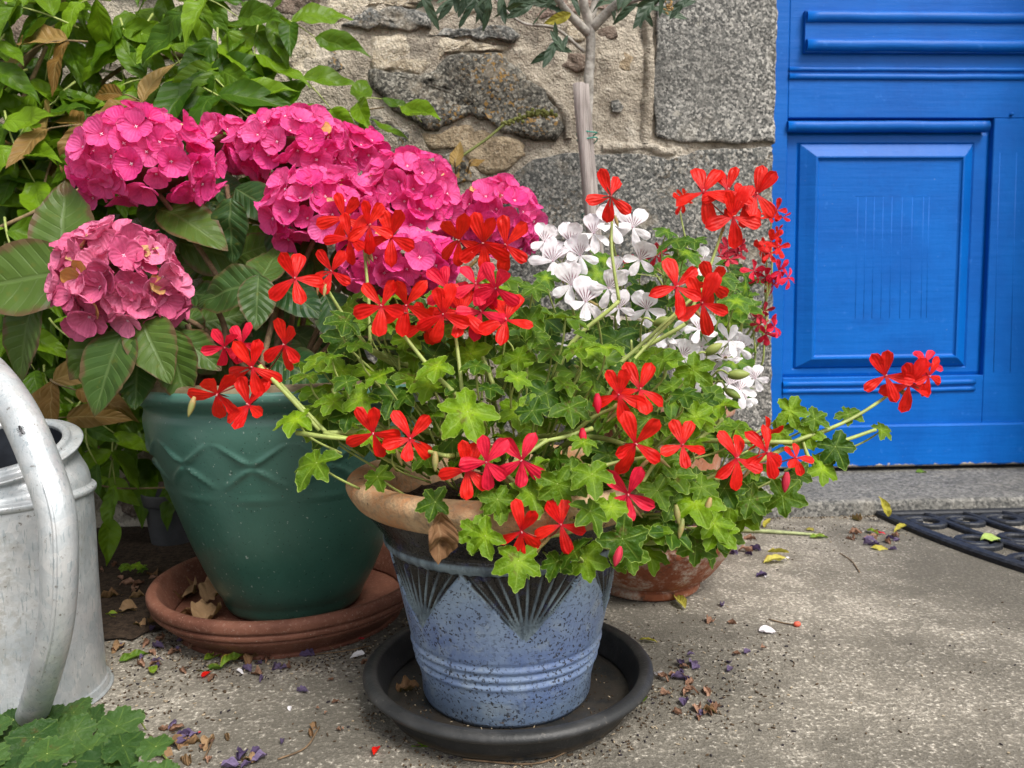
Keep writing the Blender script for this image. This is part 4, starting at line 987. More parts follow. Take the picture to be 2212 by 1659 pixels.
# ------------------------------------------------------------------ white geranium in the terracotta bowl
wg = thing('white_geranium', 'white geranium with purple veined petals in the terracotta bowl', 'plant', (TX, TY, zT - .03))
WROOT = Vector((TX, TY, zT - .02))
M_POD = plain('seed_pod', (.20, .29, .06), .5, .3, 0, .2, 30, 0, (.30, .33, .09))
WH = [((1260, 760, 1.20), 1.14, [(1176, 522, 70), (1234, 525, 78), (1254, 552, 80), (1194, 565, 92)]), ((1330, 700, 1.2), 1.16, [(1282, 505, 78), (1322, 485, 80), (1367, 492, 78)]),
      ((1300, 800, 1.15), 1.08, [(1234, 615, 84), (1264, 652, 92), (1314, 622, 76), (1337, 665, 66)]), ((1400, 740, 1.2), 1.15, [(1382, 560, 70), (1514, 567, 58), (1542, 572, 56), (1330, 585, 56)]),
      ((1420, 860, 1.15), 1.09, [(1397, 667, 74), (1417, 716, 86), (1450, 735, 80), (1474, 768, 70)]), ((1520, 860, 1.2), 1.13, [(1510, 712, 74), (1516, 748, 76), (1574, 737, 66), (1597, 752, 60), (1565, 775, 76)]),
      ((1520, 900, 1.18), 1.15, [(1507, 817, 64), (1597, 842, 70), (1632, 818, 56), (1574, 830, 66), (1610, 862, 50), (1540, 800, 50)]), ((1250, 830, 1.15), 1.12, [(1224, 762, 48)])]
for ci, (ft, yc, fl) in enumerate(WH):
    foot = P(*ft); mu = sum(f[0] for f in fl) / len(fl); mv = sum(f[1] for f in fl) / len(fl); node = P(mu, mv + 30, yc + .03)
    stem(wg, [WROOT + rv(.02), WROOT.lerp(foot, .5) + rv(.01), foot, foot.lerp(node, .5) + rv(.004), node], .0036, .0016, STEMG)
    for (u, v, h) in fl:
        d = yc + rnd.uniform(-.015, .015); pos = P(u, v, d)
        blossom(wg, pos, px(h, d) * 1.15, (P_WHV if rnd.random() < .75 else P_WHITE, P_WHITE), CORE_W, nrm=CB + CU * .2 + rv(.3), lower_scale=.95)
        stem(wg, [node, node.lerp(pos, .5), pos - CB * .003], .0008, .0008, STEMG, 'pedicel', 5, 3)
    for k in range(2):
        a = node + rv(.006); bud(wg, a, a + rv(.012) + CU * .004, M_BUD, .003)
for (a, e, r_) in (((1385, 705, 1.02), (1455, 690, 1.0), .0075), ((1540, 812, 1.02), (1620, 808, 1.01), .0075), ((1500, 780, 1.03), (1560, 742, 1.02), .007), ((1545, 830, 1.03), (1600, 860, 1.02), .006), ((1380, 760, 1.02), (1378, 815, 1.01), .005), ((1365, 745, 1.02), (1362, 800, 1.01), .005)):
    A_, E_ = P(*a), P(*e); stem(wg, [WROOT.lerp(A_, .6), A_, A_.lerp(E_, .5)], .0016, .0014, STEMG, 'flower_stalk'); bud(wg, A_.lerp(E_, .4), E_, M_POD, r_)
WHAND = [(1290,590,104),(1400,640,100),(1220,760,128),(1330,735,124),(1280,760,110),(1395,795,120),(1460,520,92),(1480,545,84),(1500,520,64),(1440,500,60),(1350,600,84),(1180,740,110),(1250,850,120),(1450,860,110),(1590,650,80),(1180,690,100),(1560,600,80),(1440,700,90),(1130,700,96),(1610,620,60),(1180,600,64),(1160,820,100)]
for (u, v, d_) in WHAND:
    y = 1.13 + rnd.uniform(-.03, .05); gleaf(wg, P(u, v, y), px(d_, y) * 1.1, L_GERW, CB * .7 + CU * .6 + rv(.3), -CU + rv(.6), WROOT, .06)
for (u, v) in poisson([(1120, 650), (1300, 560), (1520, 580), (1600, 640), (1610, 900), (1560, 960), (1250, 900), (1110, 850)], 58, 1800):
    y = 1.22 + rnd.uniform(-.05, .06); gleaf(wg, P(u, v, y), px(rnd.uniform(84, 120), y), L_GERW, CB * .6 + CU * .7 + rv(.3), -CU * .6 + rv(.6), WROOT, .06)

# ------------------------------------------------------------------ fading red geranium by the wall (in the tall pot)
fg = thing('fading_geranium', 'small faded red geranium leaning towards the blue door', 'plant', (OX, OY, zO - .03))
FR = Vector((OX + .07, OY - .06, zO - .03))
FD = [((1640, 700, 1.42), 1.40, [(1665, 522, 46), (1648, 540, 46), (1682, 512, 42), (1662, 548, 40), (1680, 535, 40)], P_RED), ((1640, 740, 1.42), 1.40, [(1682, 585, 46), (1655, 600, 44), (1702, 600, 40), (1670, 615, 44), (1628, 585, 44), (1640, 602, 40)], P_ROSE),
      ((1600, 720, 1.42), 1.42, [(1572, 540, 46), (1556, 552, 40), (1590, 548, 42), (1600, 535, 36), (1575, 560, 40)], P_FADE), ((1620, 800, 1.42), 1.40, [(1636, 680, 44), (1618, 668, 40), (1650, 672, 40), (1640, 700, 36)], P_FADE),
      ((1630, 810, 1.42), 1.38, [(1672, 706, 44), (1655, 722, 40)], P_ROSE), ((1500, 640, 1.42), 1.40, [(1472, 436, 42), (1480, 425, 36)], P_RED), ((1650, 660, 1.42), 1.42, [(1678, 455, 40), (1690, 470, 34), (1660, 470, 34)], P_RED), ((1440, 640, 1.35), 1.3, [(1418, 552, 46), (1428, 545, 40), (1350, 565, 36)], P_FADE)]
for (ft, yc, fl, st_) in FD:
    foot = P(*ft); mu = sum(f[0] for f in fl) / len(fl); mv = sum(f[1] for f in fl) / len(fl); node = P(mu - 10, mv + 12, yc + .02)
    stem(fg, [FR, foot, node], .003, .0013, STEMG)
    for (u, v, h) in fl:
        d = yc + rnd.uniform(-.02, .02); pos = P(u, v, d)
        blossom(fg, pos, px(h, d) * 1.25, (st_, st_), CORE_R, nrm=CB + rv(.6), upv=CU + CR * rnd.gauss(0, .7))
        stem(fg, [node, node.lerp(pos, .5), pos], .0007, .0008, STEMR, 'pedicel', 5, 3)
for (u, v) in poisson([(1540, 560), (1610, 560), (1625, 700), (1600, 800), (1540, 800)], 36, 500):
    y = 1.42 + rnd.uniform(-.03, .05); gleaf(fg, P(u, v, y), px(rnd.uniform(60, 90), y), L_GERW, CB * .6 + CU * .6 + rv(.35), -CU * .6 + rv(.6), FR, .05)

# ------------------------------------------------------------------ hydrangea in the green pot
hyd = thing('pink_hydrangea', 'pink mophead hydrangea growing in the green pot', 'plant', (GX, GY, G_Z - .04))
HROOT = Vector((GX - .02, GY, G_Z - .04))
def floret(mat_, seed, wither=0, closed=0.0):
    b = B(); rr = random.Random(seed)
    for k in range(4):
        V, F, UV = petalgrid(W_=.56 * rr.uniform(.88, 1.08), wide=.58, notch=.02, cup=.30, back=-.12 + .10 * rr.random(), n=8, m_=4, basew=.22, ruff=.06, seed=seed + k, serr=.015)
        q = Matrix.Rotation(R(90 * k + rr.uniform(-9, 9)), 4, 'Z') @ Matrix.Translation((0, 0, .012 * k)) @ Matrix.Rotation(R(rr.uniform(4, 34) + closed), 4, 'X') @ Matrix.Rotation(R(rr.uniform(-8, 8)), 4, 'Y')
        s_ = rr.uniform(.9, 1.08)
        b.add([q @ (Vector(v) * s_) for v in V], F, 2 if k < wither else 0, UV)
    ell(b, Vector((0, 0, .05)), Vector((0, 0, 1)), .06, .055, 1, 5, 8)
    for k in range(4): a = k * math.pi / 2 + .6; ell(b, Vector((.075 * math.cos(a), .075 * math.sin(a), .05)), Vector((0, 0, 1)), .03, .035, 1, 4, 5)
    return b.mesh('floret', [mat_, M_DOT, M_CREAMP])
FL_P = [floret(M_PINKP, 400 + i) for i in range(6)]; FL_D = [floret(M_DUSK, 430 + i, 0, 4) for i in range(5)]; FL_DW = [floret(M_DUSK, 450 + i, 1 + i % 2, 6) for i in range(3)]; FL_PW = [floret(M_PINKP, 470, 1), floret(M_PINKP, 471, 1)]
HEADS = [  # u, v, half width, half height (px), y, faded, count over the whole ball
 (318, 357, 126, 92, 1.20, 0, 82), (484, 312, 46, 46, 1.36, 0, 30), (632, 330, 105, 70, 1.32, 0, 74), (762, 336, 58, 48, 1.40, 0, 34), (690, 464, 96, 78, 1.20, 0, 70),
 (882, 440, 92, 92, 1.27, 0, 76), (1076, 480, 70, 74, 1.33, 0, 58), (872, 572, 105, 54, 1.17, 0, 56), (262, 618, 104, 108, 1.06, 1, 84)]
cands = []
for hi, (u, v, rx_, ry_, y, fad, num) in enumerate(HEADS):
    c_ = P(u, v, y); rw, rh = px(rx_, y), px(ry_, y); fs = .0245 if not fad else .0255
    head = obj('flower_head', None, hyd, Matrix.Translation(c_)) if False else None
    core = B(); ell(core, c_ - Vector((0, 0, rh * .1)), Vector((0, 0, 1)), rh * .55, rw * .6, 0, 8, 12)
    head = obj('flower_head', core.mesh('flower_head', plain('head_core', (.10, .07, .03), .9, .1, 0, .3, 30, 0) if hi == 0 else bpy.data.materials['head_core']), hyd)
    ga = math.pi * (3 - math.sqrt(5))
    for k in range(num):
        zz = 1 - 1.72 * (k + .5) / num; rr_ = math.sqrt(max(0, 1 - zz * zz)); a = ga * k + hi
        d = Vector((math.cos(a) * rr_, math.sin(a) * rr_, zz))
        pos = c_ + Vector((d.x * rw, d.y * rw * .9, d.z * rh)) * rnd.uniform(.86, 1.13)
        n_ = Vector((d.x / rw, d.y / rw, d.z / rh)).normalized() + rv(.34) + CB * .12
        cands.append((d.dot(CB), head, pos, n_, fs * rnd.uniform(.88, 1.12), fad, d.z))
    stem(hyd, [HROOT + rv(.03), HROOT.lerp(c_, .5) + Vector((0, 0, .03)), c_ - Vector((0, 0, rh * .3))], .005, .0035, STEMB)
cands.sort(key=lambda q: -q[0]); backs = B()
for i, (vis, head, pos, n_, s_, fad, dzv) in enumerate(cands):
    if i < 300:
        ms = (FL_DW if (fad and rnd.random() < (.26 if dzv > .1 else .08)) else FL_D) if fad else (FL_PW if rnd.random() < .05 and dzv > .2 else FL_P)
        obj('floret', rnd.choice(ms), head, frame(pos, n_, rv(1), s_))
    elif vis > -.8:
        fm = frame(pos, n_, rv(1), s_); me = (FL_D if fad else FL_P)[i % 5]
        uvl = [(0.5, .5)] * len(me.vertices); ul = me.uv_layers[0].data
        for l in me.loops: uvl[l.vertex_index] = tuple(ul[l.index].uv)
        backs.add([fm @ q.co for q in me.vertices], [tuple(p.vertices) for p in me.polygons], 0, uvl); 
        for p_i, p in enumerate(me.polygons): backs.mi[-len(me.polygons) + p_i] = p.material_index if not (fad and p.material_index == 0) else 3
tag(obj('florets_behind', backs.mesh('florets_behind', [M_PINKP, M_DOT, M_CREAMP, M_DUSK]), hyd), kind='stuff')
# withered bits on the heads
P_CR = petalset('withered_petal', M_CREAMP, 4, 480, W_=.22)
for hi, cnt in ((8, 70), (0, 12), (2, 12), (4, 4), (5, 4), (6, 4), (3, 2), (1, 2)):
    u, v, rx_, ry_, y, _, _ = HEADS[hi]
    for k in range(cnt):
        a = rnd.uniform(0, 2 * math.pi); q = math.sqrt(rnd.random()) * .8
        pos = P(u + math.cos(a) * q * rx_, v - ry_ * (.78 - .55 * q * rnd.random()) - 4, y - px(rx_, y) * .35 * (1 - q) - .018)
        obj('withered_petal', rnd.choice(P_CR), hyd, frame(pos, CB + CU + rv(.8), rv(1), rnd.uniform(.008, .020)))
def ileaf(plant, u, v, ang, ln, y, meshes, tilt=.3, nj=.2, wsc=1.0, name='leaf'):
    d = (CR * math.cos(R(ang)) + CU * math.sin(R(ang)) + CB * rnd.gauss(.1, .15)).normalized(); L_ = px(ln, y)
    c_ = P(u, v, y); n_ = CB + CU * tilt + rv(nj)
    return obj(name, rnd.choice(meshes), plant, frame(c_ - d * L_ * .5, n_, d, (L_ * wsc, L_, L_)))
for (u, v, a, ln, y) in [(125,478,95,185,1.12),(48,612,190,230,1.10),(22,722,240,170,1.08),(245,800,255,170,1.02),(330,745,300,150,1.02),(388,795,285,150,1.04),(395,690,80,110,1.12),(485,612,185,150,1.10),(557,655,265,110,1.08),(565,545,85,135,1.12),(415,492,330,150,1.2),(490,492,265,120,1.2),(548,442,10,120,1.25),(470,545,345,150,1.24),(652,805,335,140,1.12),(215,505,60,130,1.18),(280,520,20,120,1.2),(350,470,300,120,1.22),(640,640,330,120,1.16),(730,690,300,130,1.15),(470,680,20,110,1.16),(430,760,320,110,1.08),(560,740,20,130,1.2),(820,700,330,120,1.2),(200,760,235,120,1.06),(300,820,270,120,1.06),(180,770,260,100,1.1)]:
    ileaf(hyd, u, v, a, ln * 1.12, y, L_HYD)
for (u, v) in poisson([(360, 430), (560, 380), (720, 540), (1000, 600), (1000, 780), (700, 820), (420, 800), (360, 640)], 62, 900):
    ileaf(hyd, u, v, rnd.uniform(-150, 20), rnd.uniform(100, 150), rnd.uniform(1.22, 1.36), L_HYD, .6, .35)
for (a, e) in (((440, 790, 1.12), (405, 700, 1.1)), ((470, 800, 1.14), (455, 640, 1.14)), ((590, 800, 1.2), (600, 600, 1.2)), ((560, 810, 1.15), (640, 560, 1.2)), ((500, 800, 1.2), (490, 400, 1.3))):
    stem(hyd, [P(*a), P(*a).lerp(P(*e), .5) + rv(.008), P(*e)], .005, .004, STEMB)

# ------------------------------------------------------------------ climbing vine on the wall
vine = thing('wisteria_vine', 'leafy green climbing vine with bronze young leaves on the stone wall', 'vine', P(40, 1100, 1.70) * 1.0)
def leaflets(u, v, ang, ln, y, num, meshes, lsz, hang=.0, target=None):
    d = (CR * math.cos(R(ang)) + CU * math.sin(R(ang))); s_ = CR * -math.sin(R(ang)) + CU * math.cos(R(ang)); L_ = px(ln, y); c0 = P(u, v, y)
    pts = [c0 + d * L_ * t + CB * .03 * math.sin(t * 2.5) - CU * hang * L_ * t * t for t in (0, .33, .66, 1)]
    cc = curve(pts, 4)
    if target is None: stem(vine, pts, .0022, .0010, STEMW if meshes is L_BRON else STEMG, 'leaf_stalk', 5, 3)
    k = 0
    for i in range(num):
        t = .25 + .75 * i / max(1, num - 1); p = cc[min(len(cc) - 1, int(t * (len(cc) - 1)))]
        for sg in ((1, -1) if i < num - 1 else (0,)):
            ld = (d * rnd.uniform(.35, .7) + s_ * sg * 1.0 + CB * rnd.uniform(-.1, .45) - CU * rnd.uniform(.0, .6)) if sg else d + CB * .1 - CU * .25
            n_ = CB * .8 + CU * .5 + rv(.28); s2 = px(lsz, y) * rnd.uniform(.8, 1.15)
            fm = frame(p, n_, ld.normalized(), s2)
            if target is None: obj('leaf', rnd.choice(meshes), vine, fm)
            else:
                me = rnd.choice(meshes); ul = me.uv_layers[0].data; uvl = [(0, 0)] * len(me.vertices)
                for l in me.loops: uvl[l.vertex_index] = tuple(ul[l.index].uv)
                target.add([fm @ q.co for q in me.vertices], [tuple(f.vertices) for f in me.polygons], 0, uvl)
for (u, v, a, ln, y, num, sz, br) in [(190,90,190,120,1.50,2,120,1),(240,270,185,190,1.46,3,130,1),(330,235,150,60,1.5,2,110,1),(170,60,160,170,1.52,3,110,0),(420,130,320,200,1.55,3,150,0),(470,60,280,160,1.58,3,130,0),(560,40,270,150,1.6,3,120,0),(610,200,300,130,1.55,2,150,0),(640,160,320,100,1.58,2,120,0),(330,30,260,120,1.6,3,100,0),(260,40,300,120,1.6,2,100,0),(60,330,60,140,1.5,3,130,0),(30,420,80,140,1.48,3,130,0),(130,360,250,160,1.5,3,120,0),(520,150,200,150,1.55,3,140,0),(440,190,330,160,1.5,3,150,0),(760,235,20,70,1.62,2,90,0),(860,230,330,60,1.6,1,130,0),(790,250,300,80,1.6,2,100,0),(690,230,290,110,1.56,2,140,0),(110,820,350,70,1.25,2,120,1),(60,920,20,100,1.28,2,110,1),(190,900,290,90,1.35,2,60,0),(60,150,210,140,1.5,3,120,0),(20,60,260,150,1.5,3,110,0),(10,240,300,150,1.46,3,120,0),(985,375,90,30,1.6,1,60,1),(1010,372,60,30,1.6,1,50,1),(10,470,300,150,1.3,2,150,0),(260,880,270,140,1.45,3,90,0),(180,860,250,120,1.4,3,90,0)]:
    leaflets(u, v, a, ln, y, num, L_BRON if br else L_VINE, sz * 1.05, .15)
VP = [(-60, 0), (560, -20), (600, 60), (640, 120), (640, 210), (560, 260), (330, 250), (280, 300), (150, 330), (120, 480), (200, 560), (300, 780), (330, 860), (240, 960), (60, 900), (-60, 700)]
for (u, v) in poisson(VP, 74, 2000, avoid=lambda p: 170 < p[0] < 310 and 80 < p[1] < 200 and rnd.random() < .9):
    leaflets(u, v, rnd.uniform(180, 360), rnd.uniform(70, 150), rnd.uniform(1.45, 1.66) if v < 560 else rnd.uniform(1.40, 1.55), rnd.choice((2, 2, 3)), L_BRON if rnd.random() < .10 and v < 330 else L_VINE, rnd.uniform(84, 122), .25)
bk = B()
for (u, v) in poisson([(-120, -80), (430, -60), (520, 60), (330, 120), (330, 300), (560, 330), (700, 360), (640, 560), (360, 900), (240, 1000), (-120, 900)], 46, 3000):
    if 180 < u < 430 and 70 < v < 230 and rnd.random() < .7: continue
    leaflets(u, v, rnd.uniform(180, 360), rnd.uniform(70, 150), rnd.uniform(1.62, 1.70), 2, L_VINE, rnd.uniform(80, 120), .25, bk)
tag(obj('foliage_behind', bk.mesh('foliage_behind', M_VINE), vine), kind='stuff')
for pts, r0, r1 in (([(60, 330, 1.6), (230, 170, 1.62), (330, 125, 1.62), (460, 140, 1.6), (560, 190, 1.58)], .0045, .003), ([(-40, 230, 1.55), (40, 150, 1.56), (110, 60, 1.58), (150, -40, 1.6)], .006, .005), ([(-10, 330, 1.5), (60, 190, 1.53), (100, 100, 1.55)], .0045, .0035),
                    ([(70, 560, 1.42), (100, 380, 1.46), (150, 260, 1.5)], .0022, .0018), ([(-20, 500, 1.3), (80, 455, 1.32), (190, 400, 1.36)], .0035, .003), ([(40, 1080, 1.5), (120, 960, 1.5), (190, 860, 1.48), (180, 600, 1.5), (120, 300, 1.55)], .007, .005), ([(200, 1045, 1.45), (260, 1055, 1.46), (380, 1053, 1.48)], .0022, .0016),
                    ([(700, 235, 1.6), (760, 240, 1.62), (830, 232, 1.62)], .0018, .0014), ([(620, 300, 1.55), (700, 240, 1.6)], .0025, .002), ([(150, 950, 1.45), (260, 850, 1.5), (350, 740, 1.55)], .005, .004)):
    stem(vine, [P(*p) for p in pts], r0, r1, STEMW, 'stem')
# flower spike of the vine leaning across the wall
sp_ = thing('flower_spike', 'bare green spent flower spike leaning across the stone wall', 'flower spike', P(960, 362, 1.62))
stem(sp_, [P(935, 378, 1.60), P(965, 358, 1.61), P(1045, 305, 1.65), P(1100, 262, 1.67), P(1150, 248, 1.67)], .0032, .0026, plain('spike_green', (.13, .15, .035), .6, .3, 0, .3, 60, .002), 'stem')
b = B()
for k in range(70):
    q = rnd.random(); c_ = P(1085 + 115 * q, 268 - 24 * min(1, q * 1.6) + (2 if q > .8 else 0), 1.668) + rv(.003); ell(b, c_, rv(1), .0045, .0032 + .002 * q, 0, 4, 5)
obj('bud_tip', b.mesh('bud_tip', plain('spike_buds', (.17, .18, .05), .75, .2, 0, .4, 120, .002)), sp_)

# ------------------------------------------------------------------ olive tree with stake
ol = thing('olive_tree', 'young olive tree with slim pale trunk tied to a stake', 'tree', (OX - .07, OY, zO - .03))
bark = plain('olive_bark', (.31, .285, .25), .85, .2, 0, .35, 55, .004, (.47, .44, .40))
tr = [P(1322, 860, 1.56), P(1302, 640, 1.57), P(1280, 430, 1.58), P(1268, 300, 1.58), P(1272, 170, 1.58), P(1276, 70, 1.58), P(1262, 10, 1.57), P(1255, -80, 1.56)]
c = curve(tr, 8); b = B(); b.tube([p + .0015 * Vector((nz(p, 30, 1), nz(p, 30, 2), 0)) for p in c], [.0115 - .00005 * i for i in range(len(c))], 14); obj('trunk', b.mesh('trunk', bark), ol)
for pts, r0 in (([(1274, 75, 1.58), (1220, 20, 1.57), (1180, -40, 1.55)], .010), ([(1278, 60, 1.58), (1330, 10, 1.57), (1390, -40, 1.56)], .011), ([(1275, 50, 1.58), (1300, -60, 1.58)], .009), ([(1262, 112, 1.58), (1200, 62, 1.57), (1130, 50, 1.56), (1080, 10, 1.55), (1040, -40, 1.54)], .0035), ([(1330, 10, 1.57), (1410, -10, 1.55), (1480, -40, 1.54)], .005), ([(1210, 80, 1.56), (1185, 98, 1.55)], .0018), ([(1180, -40, 1.55), (1100, -70, 1.52), (980, -60, 1.5)], .005), ([(1390, -40, 1.56), (1500, -60, 1.52)], .006)):
    stem(ol, [P(*p) for p in pts], r0, r0 * .55, bark, 'branch')
for (u, v, a, ln) in [(1205,85,120,58),(1175,118,205,60),(1185,120,245,72),(1215,110,330,58),(1198,70,100,40),(1222,92,60,44),(965,15,225,60),(1000,10,250,62),(1032,12,290,88),(1058,8,265,52),(1085,18,275,66),(1020,0,240,50),(1160,25,200,50),(1205,20,150,60),(1390,35,235,82),(1402,0,200,70),(1430,10,20,70),(1395,25,300,56),(1345,15,250,50),(1455,15,340,60),(1300,-8,200,60),(1480,5,20,60),(1325,20,280,44)]:
    ileaf(ol, u, v, a, ln, rnd.uniform(1.50, 1.58), L_OLV, .1, .4, 1.0)
for (u, v) in poisson([(930, 20), (1080, 36), (1160, 14), (1300, 6), (1380, 40), (1490, 22), (1540, -120), (900, -120)], 24, 1800):
    ileaf(ol, u, v, rnd.uniform(180, 360), rnd.uniform(56, 80), rnd.uniform(1.42, 1.66), L_OLV, .2, .4)
ileaf(ol, 1205, 40, 200, 60, 1.55, [mesh('yellowing_leaf', *leafgrid(.18, .95, .8)[:2], M_YEL, leafgrid(.18, .95, .8)[2])], .1, .3)
b = B()
for k in range(16): p = P(1448 + rnd.gauss(0, 7), 18 + rnd.gauss(0, 8), 1.53); ell(b, p, rv(1), .004, .002, 0, 4, 5)
obj('dry_blossom', b.mesh('dry_blossom', plain('dry_blossom', (.34, .22, .09), .8, .2, 0, .3, 60, 0)), ol)
stk = thing('plant_stake', 'weathered grey split wooden stake supporting the olive trunk', 'stake', P(1312, 860, 1.545))
wood = M('grey_wood'); c = wood.co(); g = wood.noise(1.0, 4, .65, wood.n('Mapping', {'Vector': c, 'Scale': (260, 260, 14)}).outputs[0])
col = wood.mix(wood.step(g, .3, .7), (.21, .18, .165), (.40, .355, .335)); wm = wood.done(wood.pbr(col, .9, wood.bump(g, .002, .8), .2))
for (ua, ub, yy, r_) in ((1250, 1312, 1.545, .0125), (1266, 1322, 1.552, .0055)):
    top, bot = P(ua, 182, yy), P(ub, 862, yy); cc = [top.lerp(bot, i / 14) + .0012 * rv(.4) for i in range(15)]
    b = B(); b.tube(cc, [r_] * 15, 9); obj('split_half', b.mesh('split_half', wm), stk)
tie = plain('green_wire', (.02, .26, .20), .4, .4, 0, .15, 30, 0)
for v in (290, 304, 466):
    wt_ = thing('green_tie', 'green garden wire tied round the stake and trunk' if v < 400 else 'lower green wire tie just above the white flowers', 'tie', P(1272, v, 1.56), 'green ties on the stake' if v < 400 else None)
    c0 = (P(1263 + (v - 290) * .09, v, 1.55) + P(1272 + (v - 290) * .03, v, 1.58)) / 2; b = B()
    b.tube([c0 + Vector((math.cos(k * .3307) * .020, math.sin(k * .3307) * .031, .0025 * math.sin(k * .66 + v))) for k in range(20)], .0013, 6); obj('wire', b.mesh('wire', tie), wt_)

# ------------------------------------------------------------------ weeds in the front corner
wd = thing('weed_patch', 'low clump of dark green scalloped weed leaves below the watering can', 'weed', G(150, 1640))
for (u, v) in poisson([(-80, 1560), (90, 1545), (210, 1530), (330, 1545), (345, 1600), (360, 1700), (-80, 1720)], 40, 1200):
    z = rnd.uniform(.012, .04) + (.02 if v > 1600 else 0); pos = G(u, v, z); n_ = Vector((0, 0, 1)) + CB * .45 + rv(.25); dia = rnd.uniform(.034, .058) * (.7 if u > 280 else 1)
    l = obj('leaf', rnd.choice(L_WEED), wd, frame(pos, n_, CR * rnd.gauss(0, 1) - CU + rv(.5), dia * .5))
    b = B(); b.tube(curve([pos, pos + Vector((rnd.uniform(-.01, .01), .012, -.5 * z)), Vector((pos.x, pos.y + .02, 0))], 3), .0010, 5); obj('petiole', b.mesh('petiole', STEMG), l)
small = thing('seedling', 'tiny green seedling on the ground by the terracotta saucer', 'seedling', G(288, 1238))
for k in range(7): a = k * .9; obj('leaf', rnd.choice(L_GER), small, frame(G(288, 1232, .016) + Vector((math.cos(a) * .016, math.sin(a) * .012, .002 * k)), Vector((0, 0, 1)) + CB * .5 + rv(.2), Vector((math.cos(a), math.sin(a), 0)), .011))

# ------------------------------------------------------------------ fallen leaves and petals
def litter_mesh(mat_, seed, W_, curl, wrinkle=.06, a=.85): 
    v, f, uv = leafgrid(W_, a, .9, 12, 3, fold=.2, droop=.15, wave=wrinkle, seed=seed, curl=curl); return mesh('fallen', v, f, mat_, uv)
LT = {'yellow': [litter_mesh(M_YEL, i, .22, .6 + .3 * i) for i in range(3)], 'green': [litter_mesh(M_FGREEN, 5 + i, .2, .4 + .4 * i) for i in range(3)], 'dry': [litter_mesh(M_DRY, 9 + i, .32, 1.2 + .5 * i, .14) for i in range(4)],
      'purple': [litter_mesh(M_PURP, 14 + i, .36, 1.0 + .5 * i, .12, .95) for i in range(3)], 'tan': [litter_mesh(M_TANP, 18 + i, .36, 1.2 + .4 * i, .16, .95) for i in range(3)], 'red': [litter_mesh(M_RED, 22, .28, .5), litter_mesh(M_ROSE, 23, .2, .9)], 'white': [litter_mesh(M_WHITE, 25, .34, .5), litter_mesh(M_WHITE, 26, .25, 1.0)], 'dkgreen': [litter_mesh(M_VINE, 28, .24, .5)]}
LAB = {'yellow': ('fallen_leaf', 'fallen yellow leaf on the concrete', 'leaf', 'fallen yellow leaves'), 'green': ('fallen_leaf', 'fallen yellow green leaf on the concrete', 'leaf', 'fallen yellow green leaves'), 'dry': ('dry_leaf', 'curled dry brown leaf on the concrete', 'leaf', 'dry brown leaves on the ground'),
       'purple': ('purple_petal', 'withered purple petal on the concrete', 'petal', 'fallen purple petals'), 'tan': ('dried_petal', 'shrivelled tan petal on the concrete', 'petal', 'shrivelled tan petals'), 'red': ('red_petal', 'fallen red petal on the concrete', 'petal', 'fallen red petals'), 'white': ('white_petal', 'fallen white petal on the concrete', 'petal', 'fallen white petals'), 'dkgreen': ('fallen_leaf', 'dark green leaf on the concrete', 'leaf', 'dark green leaves by the saucer')}
def where(u, v):
    if u > 1840 and v < 1230: return 'by the corner of the door mat'
    if u > 1540 and v < 1260: return 'on the concrete below the step'
    if u > 1540: return 'on the open concrete in front of the step'
    if u > 1330: return 'on the concrete right beside the black saucer'
    if u > 680 and v > 1530: return 'in front of the black saucer'
    if u > 420 and v < 1500: return 'along the front of the terracotta saucer'
    if u > 420: return 'on bare concrete between weeds and black saucer'
    if v > 1540: return 'beside the clump of weeds'
    if v > 1340: return 'between watering can and terracotta saucer'
    return 'on dark ground behind the watering can'
def drop(kind, u, v, ln, z=.003, label=None, ang=None, steep=0.0):
    pos = G(u, v, z); nm, lb, ct, gp = LAB[kind]; a = R(ang) if ang is not None else rnd.uniform(0, 6.28)
    L_ = px(ln, pos.y)
    d = Vector((math.cos(a), math.sin(a), .05 + steep)); n_ = Vector((0, 0, 1)) + rv(.18) + (CB * steep * .8)
    wh = where(u, v); lb = lb.rsplit(' on the concrete', 1)[0] + ' ' + wh; gp = gp + ' ' + wh
    o = obj(nm, rnd.choice(LT[kind]), None, frame(pos - d * L_ * .5 + Vector((0, 0, .03 * L_)), n_, d, L_)); return tag(o, label or lb, ct, None if label else gp)
